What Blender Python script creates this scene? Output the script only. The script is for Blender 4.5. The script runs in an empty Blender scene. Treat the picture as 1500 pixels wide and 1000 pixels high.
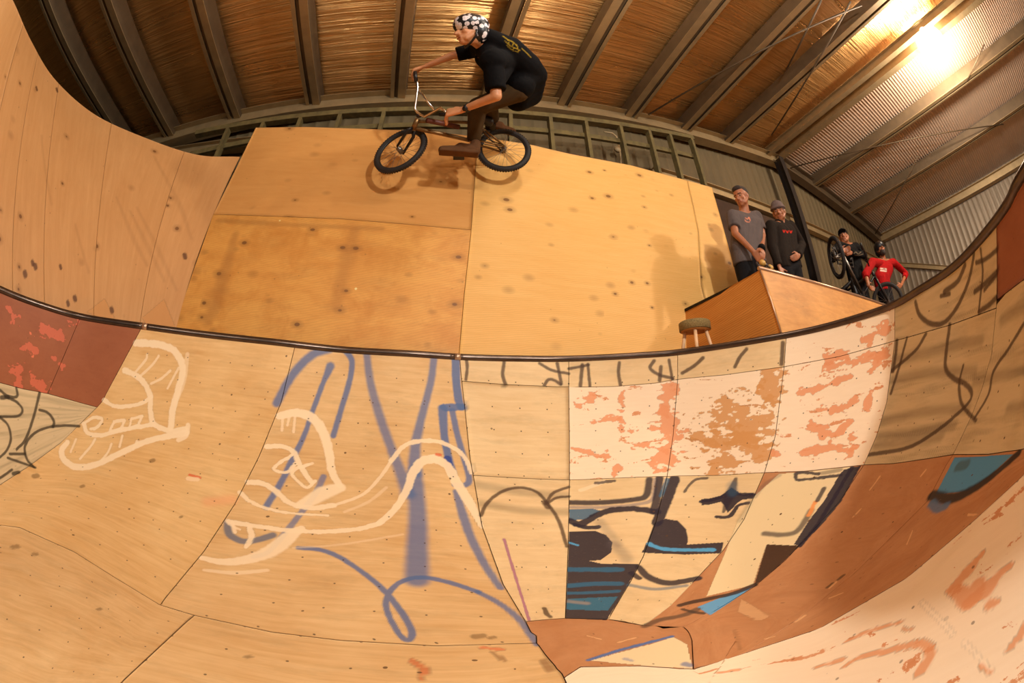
import bpy, math, random
import numpy as np
from mathutils import Vector, Matrix
from mathutils.bvhtree import BVHTree
random.seed(7); rng = np.random.default_rng(7)
col = bpy.context.scene.collection
# ---------------------------------------------------------------- camera calibration (fisheye, equisolid)
RC = np.array([[0.96950493, -0.24475444, -0.01246816], [-0.04268675, -0.21874809, 0.97484723], [-0.24132557, -0.94458697, -0.22252512]])
RC = np.linalg.svd(RC)[0] @ np.linalg.svd(RC)[2]
FP = 605.6
EYE = np.array([0, 0, 0.8])            # the camera stands 0.8 m above the shed floor
def ray(p):
    p = np.atleast_2d(np.array(p, float)); x = (p[:, 0]-750)/FP; y = (p[:, 1]-500)/FP
    r = np.hypot(x, y)+1e-9; th = 2*np.arcsin(np.clip(r/2, 0, 1)); s = np.sin(th)/r
    return np.stack([x*s, -y*s, -np.cos(th)], 1) @ RC
def proj(P):
    c = (np.atleast_2d(P)-EYE) @ RC.T; c = c/np.linalg.norm(c, axis=1)[:, None]
    th = np.arccos(np.clip(-c[:, 2], -1, 1)); r = 2*np.sin(th/2)*FP; h = np.hypot(c[:, 0], c[:, 1])+1e-12
    return np.stack([750+c[:, 0]/h*r, 500-c[:, 1]/h*r], 1)
def at(px, py, Y):                      # point on a sight line at depth Y
    d = ray([(px, py)])[0]; return EYE+d*(Y/d[1])
def atz(px, py, z):
    d = ray([(px, py)])[0]; return EYE+d*((z-EYE[2])/d[2])
def V3(a): return Vector([float(v) for v in a])
# ---------------------------------------------------------------- object helpers
def link(o, parent=None):
    col.objects.link(o)
    if parent is not None: o.parent = parent
    return o
def setp(o, label=None, cat=None, group=None, kind=None):
    if label: o['label'] = label
    if cat: o['category'] = cat
    if group: o['group'] = group
    if kind: o['kind'] = kind
    return o
def empty(name, loc, label=None, cat=None, group=None, kind=None):
    o = bpy.data.objects.new(name, None); o.location = V3(loc); o.empty_display_size = .05; col.objects.link(o)
    bpy.context.view_layer.update()
    return setp(o, label, cat, group, kind)
def meshobj(name, me, mat, parent=None):
    o = bpy.data.objects.new(name, me)
    if mat is not None:
        me.materials.clear(); me.materials.append(mat)
    link(o, parent)
    if parent is not None:
        if parent.type == 'EMPTY' and parent.parent is None:
            o.matrix_parent_inverse = Matrix.Translation(-parent.location)
        else:
            p = parent
            while p.parent is not None: p = p.parent
            if p.type == 'EMPTY': o.matrix_parent_inverse = Matrix.Identity(4)
    return o
def npmesh(name, V, F, smooth=False, uv=None):
    V = np.asarray(V, np.float32); me = bpy.data.meshes.new(name)
    if isinstance(F, np.ndarray):
        k = F.shape[1]; n = len(F)
        me.vertices.add(len(V)); me.vertices.foreach_set('co', V.ravel())
        me.loops.add(n*k); me.loops.foreach_set('vertex_index', F.astype(np.int32).ravel())
        me.polygons.add(n); me.polygons.foreach_set('loop_start', np.arange(0, n*k, k, dtype=np.int32))
        me.polygons.foreach_set('loop_total', np.full(n, k, np.int32))
        me.update(calc_edges=True); me.validate()
    else:
        me.from_pydata(V.tolist(), [], F); me.update()
    if smooth: me.shade_smooth()
    if uv is not None:
        l = me.uv_layers.new(name='UVMap'); idx = np.empty(len(me.loops), np.int32); me.loops.foreach_get('vertex_index', idx)
        l.data.foreach_set('uv', np.asarray(uv, np.float32)[idx].ravel())
    return me
class MB:                               # collects shapes into one mesh
    def __init__(s): s.v = []; s.f = []; s.sm = []
    def add(s, V, F, smooth=True):
        o = len(s.v); s.v += [tuple(map(float, v)) for v in V]; s.f += [tuple(i+o for i in f) for f in F]; s.sm += [smooth]*len(F)
    def box(s, lo, hi):
        x0, y0, z0 = lo; x1, y1, z1 = hi
        s.add([(x0,y0,z0),(x1,y0,z0),(x1,y1,z0),(x0,y1,z0),(x0,y0,z1),(x1,y0,z1),(x1,y1,z1),(x0,y1,z1)],
              [(3,2,1,0),(4,5,6,7),(0,1,5,4),(1,2,6,5),(2,3,7,6),(3,0,4,7)], False); return s
    def bar(s, p, q, w, h, up=(0, 0, 1)):
        p = np.array(p, float); q = np.array(q, float); d = q-p; d /= np.linalg.norm(d)
        a = np.cross(d, up); a /= np.linalg.norm(a)+1e-9; b = np.cross(a, d)
        V = [e+a*sx*w/2+b*sz*h/2 for e in (p, q) for sx, sz in ((-1,-1),(1,-1),(1,1),(-1,1))]
        s.add(V, [(3,2,1,0),(4,5,6,7),(0,1,5,4),(1,2,6,5),(2,3,7,6),(3,0,4,7)], False); return s
    def tube(s, pts, r, seg=12, close=False, cap=True):
        P = [np.array(p, float) for p in pts]; n = len(P); R = r if hasattr(r, '__len__') else [r]*n
        ring = []; nrm = None; o = len(s.v); V = []; F = []
        for i in range(n):
            a = P[(i-1) % n] if (close or i > 0) else P[i]; b = P[(i+1) % n] if (close or i < n-1) else P[i]
            d = b-a; d /= np.linalg.norm(d)+1e-12
            if nrm is None:
                nrm = np.cross(d, (0, 0, 1) if abs(d[2]) < .9 else (1, 0, 0))
            nrm = nrm-d*(nrm@d); nrm /= np.linalg.norm(nrm)+1e-12; bi = np.cross(d, nrm)
            for k in range(seg):
                t = 2*math.pi*k/seg; V.append(P[i]+R[i]*(math.cos(t)*nrm+math.sin(t)*bi))
        m = n if close else n-1
        for i in range(m):
            j = (i+1) % n
            for k in range(seg):
                l = (k+1) % seg; F.append((i*seg+k, i*seg+l, j*seg+l, j*seg+k))
        if cap and not close:
            F.append(tuple(range(seg-1, -1, -1))); F.append(tuple((n-1)*seg+k for k in range(seg)))
        s.add(V, F); return s
    def ell(s, c, r, axes=None, nu=16, nv=10):
        c = np.array(c, float); A = np.eye(3) if axes is None else np.array(axes, float); V = []; F = []
        for j in range(1, nv):
            th = math.pi*j/nv
            for i in range(nu):
                ph = 2*math.pi*i/nu
                V.append(c+A.T@np.array([r[0]*math.sin(th)*math.cos(ph), r[1]*math.sin(th)*math.sin(ph), r[2]*math.cos(th)]))
        V.append(c+A.T@np.array([0, 0, r[2]])); V.append(c-A.T@np.array([0, 0, r[2]])); T = len(V)-2
        for j in range(nv-2):
            for i in range(nu):
                k = (i+1) % nu; F.append((j*nu+i, (j+1)*nu+i, (j+1)*nu+k, j*nu+k))
        for i in range(nu):
            k = (i+1) % nu; F.append((T, i, k)); F.append((T+1, (nv-2)*nu+k, (nv-2)*nu+i))
        s.add(V, F); return s
    def cap(s, p, q, r1, r2, flat=(False, False), seg=16):   # tapered capsule
        p = np.array(p, float); q = np.array(q, float); d = q-p; L = np.linalg.norm(d)
        if L < 1e-6: return s.ell(p, (r1, r1, r1))
        d /= L; P = []; R = []
        if flat[0]: P.append(p); R.append(r1)
        else:
            for a in (85, 60, 35, 12): a = math.radians(a); P.append(p-d*r1*math.sin(a)); R.append(r1*math.cos(a))
        if flat[1]: P.append(q); R.append(r2)
        else:
            for a in (12, 35, 60, 85): a = math.radians(a); P.append(q+d*r2*math.sin(a)); R.append(r2*math.cos(a))
        return s.tube(P, R, seg)
    def mesh(s, name, smooth=None):
        me = bpy.data.meshes.new(name); me.from_pydata(s.v, [], s.f); me.update()
        sm = s.sm if smooth is None else [smooth]*len(s.f)
        me.polygons.foreach_set('use_smooth', sm)
        return me
    def remesh(s, name, voxel=.008, it=3):
        me = s.mesh('tmp'); o = bpy.data.objects.new('tmp', me); col.objects.link(o)
        m = o.modifiers.new('r', 'REMESH'); m.mode = 'VOXEL'; m.voxel_size = voxel; m.use_smooth_shade = True
        if it: k = o.modifiers.new('s', 'SMOOTH'); k.iterations = it; k.factor = .5
        dg = bpy.context.evaluated_depsgraph_get(); r = bpy.data.meshes.new_from_object(o.evaluated_get(dg)); r.name = name
        bpy.data.objects.remove(o); bpy.data.meshes.remove(me); r.shade_smooth(); return r
    def obj(s, name, mat, parent=None, smooth=None): return meshobj(name, s.mesh(name, smooth), mat, parent)
# ---------------------------------------------------------------- material helpers
class NT:
    def __init__(s, name):
        s.m = bpy.data.materials.new(name); s.m.use_nodes = True; s.t = s.m.node_tree; s.t.nodes.clear()
        s.out = s.n('OutputMaterial'); s.b = s.n('BsdfPrincipled'); s.l(s.b.outputs[0], s.out.inputs[0])
    def n(s, ty, **k):
        x = s.t.nodes.new('ShaderNode'+ty)
        for a, b in k.items(): setattr(x, a, b)
        return x
    def l(s, a, b): s.t.links.new(a, b)
    def val(s, inp, v):
        if hasattr(v, 'links') or hasattr(v, 'is_linked'): s.l(v, inp)
        else: inp.default_value = v
    def math(s, op, a, b=0., c=0., clamp=False):
        x = s.n('Math', operation=op, use_clamp=clamp)
        for i, v in enumerate((a, b, c)): s.val(x.inputs[i], v)
        return x.outputs[0]
    def mix(s, f, a, b, mode='MIX'):
        x = s.n('Mix', data_type='RGBA', blend_type=mode); s.val(x.inputs[0], f)
        for i, v in ((6, a), (7, b)):
            if isinstance(v, tuple) and len(v) == 3: v = (*v, 1)
            s.val(x.inputs[i], v)
        return x.outputs[2]
    def ramp(s, v, a, b, lo=0., hi=1.):
        x = s.n('MapRange', clamp=True); s.val(x.inputs[0], v)
        for i, k in enumerate((a, b, lo, hi)): x.inputs[i+1].default_value = k
        return x.outputs[0]
    def uv(s): return s.n('TexCoord').outputs['UV']
    def objc(s): return s.n('TexCoord').outputs['Object']
    def map(s, v, scale=(1, 1, 1), loc=(0, 0, 0), rot=(0, 0, 0)):
        x = s.n('Mapping'); s.l(v, x.inputs[0]); x.inputs[1].default_value = loc; x.inputs[2].default_value = rot; x.inputs[3].default_value = scale; return x.outputs[0]
    def noise(s, v, sc, det=4., rough=.55, dist=0.):
        x = s.n('TexNoise'); s.l(v, x.inputs['Vector']); x.inputs['Scale'].default_value = sc; x.inputs['Detail'].default_value = det
        x.inputs['Roughness'].default_value = rough; x.inputs['Distortion'].default_value = dist; return x.outputs['Fac']
    def vor(s, v, sc, rnd=1.):
        x = s.n('TexVoronoi'); s.l(v, x.inputs['Vector']); x.inputs['Scale'].default_value = sc; x.inputs['Randomness'].default_value = rnd; return x
    def bump(s, h, st=.2, d=.01):
        x = s.n('Bump'); x.inputs['Strength'].default_value = st; x.inputs['Distance'].default_value = d; s.l(h, x.inputs['Height']); s.l(x.outputs[0], s.b.inputs['Normal'])
    def set(s, **k):
        for a, v in k.items():
            i = s.b.inputs[a.replace('_', ' ')]
            if isinstance(v, tuple) and len(v) == 3: v = (*v, 1)
            s.val(i, v)
        return s.m
def L(r, g, b):                         # sRGB 0-255 to linear
    f = lambda c: (c/255/12.92) if c <= 10 else ((c/255+.055)/1.055)**2.4
    return (f(r), f(g), f(b))
def simple(name, c, rough=.6, metal=0., var=.0, sc=30., bump=0.):
    t = NT(name)
    if var:
        n = t.noise(t.objc(), sc, 3); cc = t.mix(t.ramp(n, .3, .7), tuple(x*(1-var) for x in c), tuple(min(1, x*(1+var)) for x in c)); t.set(Base_Color=cc)
        if bump: t.bump(n, bump, .004)
    else: t.set(Base_Color=c)
    return t.set(Roughness=rough, Metallic=metal)
def ply(name, c1, c2, knots=0., screws=0., grain=(1.2, 14.), peel=None, mottle=.35, rough=.55, speck=.5, dirt=None, tread=False, rings=0., amb=None, gloss=0.):
    t = NT(name); uv = t.uv()
    g1 = t.noise(t.map(uv, (grain[0], grain[1], 1)), 2.2, 5, .6, .6)
    g2 = t.noise(t.map(uv, (grain[0]*3, grain[1]*5, 1)), 3., 3, .7)
    big = t.noise(uv, 1.7, 4, .6)
    f = t.math('ADD', t.math('MULTIPLY', g1, .55), t.math('ADD', t.math('MULTIPLY', g2, .2), t.math('MULTIPLY', big, mottle*.8)))
    k0 = (.75+.8*mottle)/2
    f = t.ramp(f, k0-.22, k0+.22)
    c = t.mix(f, c2, c1)
    if amb:                              # older varnish patches
        c = t.mix(t.math('MULTIPLY', t.ramp(t.noise(uv, 3.2, 5, .65, .4), .45, .7), .8), c, amb)
    if rings:
        tw = t.n('TexWave', wave_type='RINGS', rings_direction='Z'); t.l(t.map(uv, (1.1, 3.4, 1), (.3, -1.9, 0)), tw.inputs['Vector']); tw.inputs['Scale'].default_value = 5.5; tw.inputs['Distortion'].default_value = 5.; tw.inputs['Detail'].default_value = 2; tw.inputs['Detail Scale'].default_value = .7
        c = t.mix(t.math('MULTIPLY', t.ramp(tw.outputs['Fac'], .72, .98), rings), c, tuple(x*.55 for x in c2))
    if knots:
        v = t.vor(t.map(uv, (2.4, 3.6, 1)), 1.9)
        sep = t.n('SeparateColor'); t.l(v.outputs['Color'], sep.inputs[0])
        pick = t.math('LESS_THAN', sep.outputs[0], knots)
        rr = t.math('MULTIPLY_ADD', sep.outputs[1], .09, .07)
        d = t.math('DIVIDE', v.outputs['Distance'], rr)
        ring = t.math('MULTIPLY', t.ramp(d, 2.6, .9), .35)
        core = t.math('MULTIPLY', t.ramp(d, 1.1, .75), .85)
        kn = t.math('MULTIPLY', t.math('MAXIMUM', ring, core), pick)
        c = t.mix(kn, c, L(105, 62, 26))
        if gloss:
            v2 = t.vor(t.map(uv, (1.7, 1.7, 1), (3.3, 1.7, 0)), 2.1); s2 = t.n('SeparateColor'); t.l(v2.outputs['Color'], s2.inputs[0])
            c = t.mix(t.math('MULTIPLY', t.math('LESS_THAN', s2.outputs[0], .5), t.ramp(v2.outputs['Distance'], .045, .03)), c, L(235, 215, 150))
    if peel:
        w1, w2, th = peel
        a = t.noise(t.map(uv, (1.6, 5.5, 1)), 2.4, 6, .6, .5); b2 = t.noise(t.map(uv, (9, 5, 1)), 4, 4, .7)
        m = t.math('ADD', t.math('MULTIPLY', a, .8), t.math('MULTIPLY', b2, .2))
        c = t.mix(t.ramp(m, th-.006, th+.006), c, w1)
        c = t.mix(t.math('MULTIPLY', t.ramp(t.noise(t.map(uv, (1, 8, 1)), 6, 4), .35, .7), .22), c, w2)
    if dirt:
        c = t.mix(t.math('MULTIPLY', t.ramp(t.noise(t.map(uv, (1, 3, 1)), 2.5, 5, .7), .5, .75), dirt), c, L(95, 80, 60))
    if tread:
        tw = t.n('TexWave', wave_type='BANDS', bands_direction='X'); t.l(t.map(uv, (1, 1, 1), (0, 0, 0), (0, 0, .5)), tw.inputs['Vector']); tw.inputs['Scale'].default_value = 28; tw.inputs['Distortion'].default_value = 1.5
        band = t.ramp(t.noise(t.map(uv, (.7, 7, 1), (5, 2, 0), (0, 0, -.15)), 1.6, 3), .52, .64)
        c = t.mix(t.math('MULTIPLY', t.math('MULTIPLY', band, t.ramp(tw.outputs['Fac'], .35, .8)), .55), c, L(70, 58, 45))
    pa = t.n('Attribute', attribute_name='paint')
    wear = t.ramp(t.noise(t.map(uv, (2, 9, 1)), 14, 4, .7), .22, .38, .7, 1.)
    c = t.mix(t.math('MULTIPLY', pa.outputs['Alpha'], wear), c, pa.outputs['Color'])
    if screws:
        m = t.n('SeparateXYZ'); t.l(uv, m.inputs[0])
        fx = t.math('SUBTRACT', t.math('FRACT', t.math('DIVIDE', m.outputs[0], .2)), .5); fy = t.math('SUBTRACT', t.math('FRACT', t.math('DIVIDE', m.outputs[1], .19)), .5)
        d = t.math('SQRT', t.math('ADD', t.math('POWER', t.math('MULTIPLY', fx, .2), 2.), t.math('POWER', t.math('MULTIPLY', fy, .19), 2.)))
        c = t.mix(t.math('MULTIPLY', t.ramp(d, .0062, .0038), screws), c, L(70, 48, 30))
    if speck:
        v = t.vor(uv, 11.); s1 = t.n('SeparateColor'); t.l(v.outputs['Color'], s1.inputs[0])
        rr = t.math('MULTIPLY_ADD', s1.outputs[2], .07, .02)
        c = t.mix(t.math('MULTIPLY', t.math('LESS_THAN', s1.outputs[0], .45), t.math('MULTIPLY', t.math('LESS_THAN', v.outputs['Distance'], rr), speck)), c, L(92, 62, 35))
        v = t.vor(t.map(uv, (6, 1, 1), (0, 0, 0), (0, 0, .6)), 3.); s1 = t.n('SeparateColor'); t.l(v.outputs['Color'], s1.inputs[0])
        c = t.mix(t.math('MULTIPLY', t.math('LESS_THAN', s1.outputs[0], .3), t.math('MULTIPLY', t.math('LESS_THAN', v.outputs['Distance'], .035), speck*.7)), c, L(225, 185, 130))
    t.set(Base_Color=c, Roughness=rough); t.b.inputs['Specular IOR Level'].default_value = .25+gloss
    t.bump(f, .06, .003)
    return t.m
# ---------------------------------------------------------------- ruled / lofted surfaces
def spline(P, n):
    P = np.array(P, float); Q = np.vstack([2*P[0]-P[1], P, 2*P[-1]-P[-2]]); out = []
    for i in range(1, len(Q)-2):
        p0, p1, p2, p3 = Q[i-1], Q[i], Q[i+1], Q[i+2]
        for t in np.linspace(0, 1, 24, endpoint=False):
            out.append(.5*((2*p1)+(-p0+p2)*t+(2*p0-5*p1+4*p2-p3)*t*t+(-p0+3*p1-3*p2+p3)*t**3))
    out.append(P[-1]); return np.array(out)
class Surf:
    def __init__(s, fn, us, vs):
        s.fn = fn; U, W = np.meshgrid(us, vs, indexing='ij'); s.P = fn(U.ravel(), W.ravel()); s.uvp = np.stack([U.ravel(), W.ravel()], 1)
        n, m = len(us), len(vs); i = np.arange(n-1)[:, None]*m+np.arange(m-1)[None]; i = i.ravel()
        s.F = np.concatenate([np.stack([i, i+m, i+m+1], 1), np.stack([i, i+m+1, i+1], 1)])
        s.bvh = BVHTree.FromPolygons([V3(p) for p in s.P], s.F.tolist())
    def hit(s, p):
        d = ray([p])[0]; h, nn, idx, _ = s.bvh.ray_cast(V3(EYE), V3(d))
        if h is None: return None
        a, b, c = s.P[s.F[idx]]; v0, v1, v2 = b-a, c-a, np.array(h)-a
        d00, d01, d11, d20, d21 = v0@v0, v0@v1, v1@v1, v2@v0, v2@v1; q = d00*d11-d01*d01
        v = (d11*d20-d01*d21)/q; w = (d00*d21-d01*d20)/q; A = s.uvp[s.F[idx]]
        return A[0]*(1-v-w)+A[1]*v+A[2]*w
    def line(s, pts, step=14.):          # pixel polyline (or ('uv', ...) points) to parameters
        out = []; prev = None
        for p in pts:
            if len(p) == 3: out.append(np.array(p[1:], float)); prev = None; continue
            p = np.array(p, float)
            seg = [p] if prev is None else [prev+(p-prev)*k for k in np.linspace(0, 1, max(2, int(np.linalg.norm(p-prev)/step)+1))[1:]]
            for q in seg:
                h = s.hit(q)
                if h is not None: out.append(h)
            prev = p
        return np.array(out)
def resamp(P, n, t=None):
    d = np.r_[0, np.cumsum(np.linalg.norm(np.diff(P, axis=0), axis=1))]; 
    if d[-1] < 1e-9: return np.repeat(P[:1], n, 0)
    t = np.linspace(0, d[-1], n); return np.stack([np.interp(t, d, P[:, k]) for k in range(P.shape[1])], 1)
def smooth01(x): x = np.clip(x, 0, 1); return x*x*(3-2*x)
_G = np.random.default_rng(3).uniform(-1, 1, (32, 32, 32))
def nz(X, f):                           # value noise, three octaves
    v = 0; am = 1.
    for o in range(3):
        Y = X*f*(2.1**o)+17.3*o; I = np.floor(Y).astype(int); t = Y-I; t = t*t*(3-2*t); r = 0
        for dx in (0, 1):
            for dy in (0, 1):
                for dz in (0, 1):
                    w_ = (t[:, 0] if dx else 1-t[:, 0])*(t[:, 1] if dy else 1-t[:, 1])*(t[:, 2] if dz else 1-t[:, 2])
                    r = r+w_*_G[(I[:, 0]+dx) % 32, (I[:, 1]+dy) % 32, (I[:, 2]+dz) % 32]
        v = v+r*am; am *= .6
    return v*.9
def paint_strokes(P, strokes, rgba):
    """P: points (N,3); strokes: list of (colour, radius list, pts3, alpha, soft)"""
    for (c, r, Q, a, soft) in strokes:
        lo = Q.min(0)-r.max()*1.6; hi = Q.max(0)+r.max()*1.6
        I = np.where(((P > lo) & (P < hi)).all(1))[0]
        if len(I) == 0: continue
        X = P[I]; best = np.full(len(I), 9.)
        for k in range(max(1, len(Q)-1)):
            p, q = (Q[k], Q[k+1]) if len(Q) > 1 else (Q[0], Q[0]); d = q-p; L2 = d@d+1e-12
            tt = np.clip(((X-p)@d)/L2, 0, 1); dist = np.linalg.norm(X-p-tt[:, None]*d, axis=1)
            rr = r[k]*(1-tt)+r[min(k+1, len(r)-1)]*tt; best = np.minimum(best, dist/rr)
        blot = soft > 3; amp = 1.5 if blot else min(.4, (.0042 if soft <= .45 else .0018)/float(np.mean(r))); best = best+amp*nz(X*np.array([1., 1., 1.8]) if blot else X, 16. if blot else 40.); sf = .1 if blot else soft
        m = a*smooth01((1+sf*.5-best)/sf); over(rgba, I, np.array(c), m)
def over(rgba, I, c, m):
    a0 = rgba[I, 3]; a1 = m+a0*(1-m); k = np.where(a1 > 1e-6, m/np.maximum(a1, 1e-6), 0)[:, None]
    rgba[I, :3] = rgba[I, :3]*(1-k)+c*k; rgba[I, 3] = a1
def inpoly(U, poly):
    x, y = U[:, 0], U[:, 1]; ins = np.zeros(len(U), bool); j = len(poly)-1
    for i in range(len(poly)):
        xi, yi = poly[i]; xj, yj = poly[j]
        if abs(yj-yi) > 1e-12: ins ^= ((yi > y) != (yj > y)) & (x < (xj-xi)*(y-yi)/(yj-yi)+xi)
        j = i
    return ins
def panel(surf, name, mat, parent, top, right, bottom, left, fine=False, lift=.012, gap=.0018, paints=(), strokes=(), res=None, label=None):
    T, R_, B, Lf = (surf.line(x) for x in (top, right, bottom, left))
    c00, c10, c11, c01 = (T[0]+Lf[0])/2, (T[-1]+R_[0])/2, (R_[-1]+B[-1])/2, (B[0]+Lf[-1])/2
    def ends(Pl, a, b): Pl = Pl.copy(); Pl[0] = a; Pl[-1] = b; return Pl
    T, R_, B, Lf = ends(T, c00, c10), ends(R_, c10, c11), ends(B, c01, c11), ends(Lf, c00, c01)
    ln = lambda Q: np.linalg.norm(np.diff(surf.fn(Q[:, 0], Q[:, 1]), axis=0), axis=1).sum()
    W = max(ln(T), ln(B)); H = max(ln(R_), ln(Lf)); st = res or (.0055 if fine else .035)
    n = int(min(520, max(6, W/st))); m = int(min(420, max(6, H/st)))
    def arcs(Q, k):                      # resample by 3D length
        Q2 = resamp(Q, 200); P3 = surf.fn(Q2[:, 0], Q2[:, 1]); d = np.r_[0, np.cumsum(np.linalg.norm(np.diff(P3, axis=0), axis=1))]
        t = np.linspace(0, d[-1], k); return np.stack([np.interp(t, d, Q2[:, 0]), np.interp(t, d, Q2[:, 1])], 1)
    T, B, Lf, R_ = arcs(T, n), arcs(B, n), arcs(Lf, m), arcs(R_, m)
    g = np.linspace(0, 1, n)[:, None, None]; h = np.linspace(0, 1, m)[None, :, None]
    U = (1-h)*T[:, None]+h*B[:, None]+(1-g)*Lf[None]+g*R_[None]-((1-g)*(1-h)*c00+g*(1-h)*c10+(1-g)*h*c01+g*h*c11)
    U2 = U.reshape(-1, 2); P = surf.fn(U2[:, 0], U2[:, 1])
    G = P.reshape(n, m, 3); du = np.gradient(G, axis=0); dv = np.gradient(G, axis=1); N = np.cross(du, dv); N /= np.linalg.norm(N, axis=2)[..., None]+1e-12
    N *= np.sign(((EYE-G)*N).sum(2).mean())
    # shrink the rim for the seam, lift the sheet
    Gs = G.copy()
    for ax, sl, sgn in ((0, 0, 1), (0, -1, -1)):
        v = du[sl]; v = v/(np.linalg.norm(v, axis=1)[:, None]+1e-9); Gs[sl] = Gs[sl]+sgn*v*gap
    for sl, sgn in ((0, 1), (-1, -1)):
        v = dv[:, sl]; v = v/(np.linalg.norm(v, axis=1)[:, None]+1e-9); Gs[:, sl] = Gs[:, sl]+sgn*v*gap
    Gs = Gs+N*lift; P2 = Gs.reshape(-1, 3)
    i = (np.arange(n-1)[:, None]*m+np.arange(m-1)[None]).ravel(); F = np.stack([i, i+m, i+m+1, i+1], 1)
    # rim skirt
    rim = np.r_[np.arange(n)*m, (n-1)*m+np.arange(1, m), (np.arange(n-2, -1, -1))*m+m-1, np.arange(m-2, 0, -1)]
    S = P2[rim]-N.reshape(-1, 3)[rim]*(lift+.004); o = len(P2); k = np.arange(len(rim)); k2 = (k+1) % len(rim)
    F2 = np.stack([rim[k], rim[k2], o+k2, o+k], 1)
    V = np.vstack([P2, S]); F = np.vstack([F, F2])
    fn = np.cross(V[F[0, 1]]-V[F[0, 0]], V[F[0, 2]]-V[F[0, 0]])
    if fn@(EYE-V[F[0, 0]]) < 0: F = F[:, ::-1]
    ru = rng.uniform(0, 9, 2); gg = np.broadcast_to(g*W, (n, m, 1)); hh = np.broadcast_to(h*H, (n, m, 1))
    uv = np.concatenate([gg, hh], 2).reshape(-1, 2); ru = np.round(ru/.2)*.2+.1; uv = np.vstack([uv, uv[rim]])+ru*np.array([1, .95])
    me = npmesh(name, V, np.ascontiguousarray(F), True, uv); V = np.vstack([P, P[rim]])
    rgba = np.zeros((len(V), 4))
    for it in paints:
        if it[0] == 'poly':
            _, c, pts, a = it; Q = surf.line(list(pts)+[pts[0]], 6.)
            if len(Q) > 2: over(rgba, np.where(np.r_[inpoly(U2, Q), np.zeros(len(rim), bool)])[0], np.array(c), a)
        else: paint_strokes(V, [stroke3(surf, *it)], rgba)
    if strokes: paint_strokes(V, strokes, rgba)
    a = me.color_attributes.new('paint', 'FLOAT_COLOR', 'POINT'); a.data.foreach_set('color', rgba.astype(np.float32).ravel())
    o = meshobj(name, me, mat, parent)
    if label: o['label'] = label
    return o
def curve_px(pts, k=7):
    P = np.array(pts, float)
    if len(P) < 3: return P
    Q = np.vstack([2*P[0]-P[1], P, 2*P[-1]-P[-2]]); out = []
    for i in range(1, len(Q)-2):
        p0, p1, p2, p3 = Q[i-1], Q[i], Q[i+1], Q[i+2]
        for t in np.linspace(0, 1, k, endpoint=False): out.append(.5*((2*p1)+(-p0+p2)*t+(2*p0-5*p1+4*p2-p3)*t*t+(-p0+3*p1-3*p2+p3)*t**3))
    out.append(P[-1]); return np.array(out)
def stroke3(surf, kind, c, w, pts, a=.9, soft=.5):
    px = curve_px(pts) if kind != 'seg' else np.array(pts, float)
    ws = np.interp(np.linspace(0, 1, len(px)), np.linspace(0, 1, len(w)), w) if hasattr(w, '__len__') else np.full(len(px), float(w))
    Q = []; r = []
    for p, ww in zip(px, ws):
        h = surf.hit(p)
        if h is None: continue
        X = surf.fn(np.array([h[0]]), np.array([h[1]]))[0]; Q.append(X); r.append((ww+1.6)/2/FP*np.linalg.norm(X-EYE))
    if not Q: Q = [np.array([99., 99, 99])]; r = [.001]
    return (c, np.array(r), np.array(Q), a, soft)
# ---------------------------------------------------------------- the lower bowl
HC, ZF = 1.33, .10                     # coping height, flat bottom height
cop_px = [(0,427),(60,450),(120,467),(210,481),(300,493),(400,504),(500,515),(600,521),(680,526),(760,528),(840,528),(940,523),(1000,518),(1100,503),(1200,484),(1300,454),(1350,427),(1400,394),(1450,342),(1480,302),(1500,264)]
Cp = [atz(x, y, HC)[:2] for x, y in cop_px]
Cp = [np.array([-3.2, -2.2]), np.array([-3.42, -1.0]), np.array([-3.38, .2]), np.array([-3.2, .95])]+Cp+[np.array([1.32, -.55]), np.array([1.22, -1.1]), np.array([1.25, -2.2])]
def near(p): return min(range(len(Cp)), key=lambda i: np.hypot(*(Cp[i]-np.array(p))))
Bc = {}
for c_, b_ in [((-3.2,-2.2),(-1.8,-2.2)),((-3.42,-1.0),(-1.95,-.9)),((-3.38,.2),(-1.92,.15)),((-3.2,.95),(-1.8,.6)),((-3.0,1.45),(-1.62,.85)),((-2.46,2.1),(-1.3,1.06)),((-1.92,2.3),(-1.0,1.15)),((-.94,2.58),(-.55,1.17)),((.38,2.8),(.33,1.19)),((1.15,2.72),(.62,1.22)),((1.87,2.35),(.84,1.14)),((2.2,1.95),(.9,1.06)),((2.59,.95),(.93,.95)),((2.26,.31),(.9,.82)),((1.58,-.25),(.66,.66)),((1.32,-.55),(.42,.42)),((1.22,-1.1),(.15,-.3)),((1.25,-2.2),(-.1,-1.6))]:
    Bc[near(c_)] = np.array(b_)
ks = sorted(Bc); Bp = np.array([[np.interp(i, ks, [Bc[k][j] for k in ks]) for j in (0, 1)] for i in range(len(Cp))])
Cd = spline(Cp, 24); Bd = spline(Bp, 24)
sd = np.r_[0, np.cumsum(np.linalg.norm(np.diff(Cd, axis=0), axis=1))]
FC = np.array([-.75, -.35]); PHM = math.radians(80)
def bowl_fn(u, v):
    C = np.stack([np.interp(u, sd, Cd[:, k]) for k in (0, 1)], 1); B = np.stack([np.interp(u, sd, Bd[:, k]) for k in (0, 1)], 1)
    v = np.asarray(v, float); ph = np.clip(v, 0, 1.08)*PHM; a = (np.sin(ph)/math.sin(PHM))[:, None]; z = ZF+(HC-ZF)*(1-np.cos(ph))/(1-math.cos(PHM))
    xy = np.where((v >= 0)[:, None], B+(C-B)*a, B+(FC-B)*(-v)[:, None])
    return np.concatenate([xy, np.where(v >= 0, z, ZF)[:, None]], 1)
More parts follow.
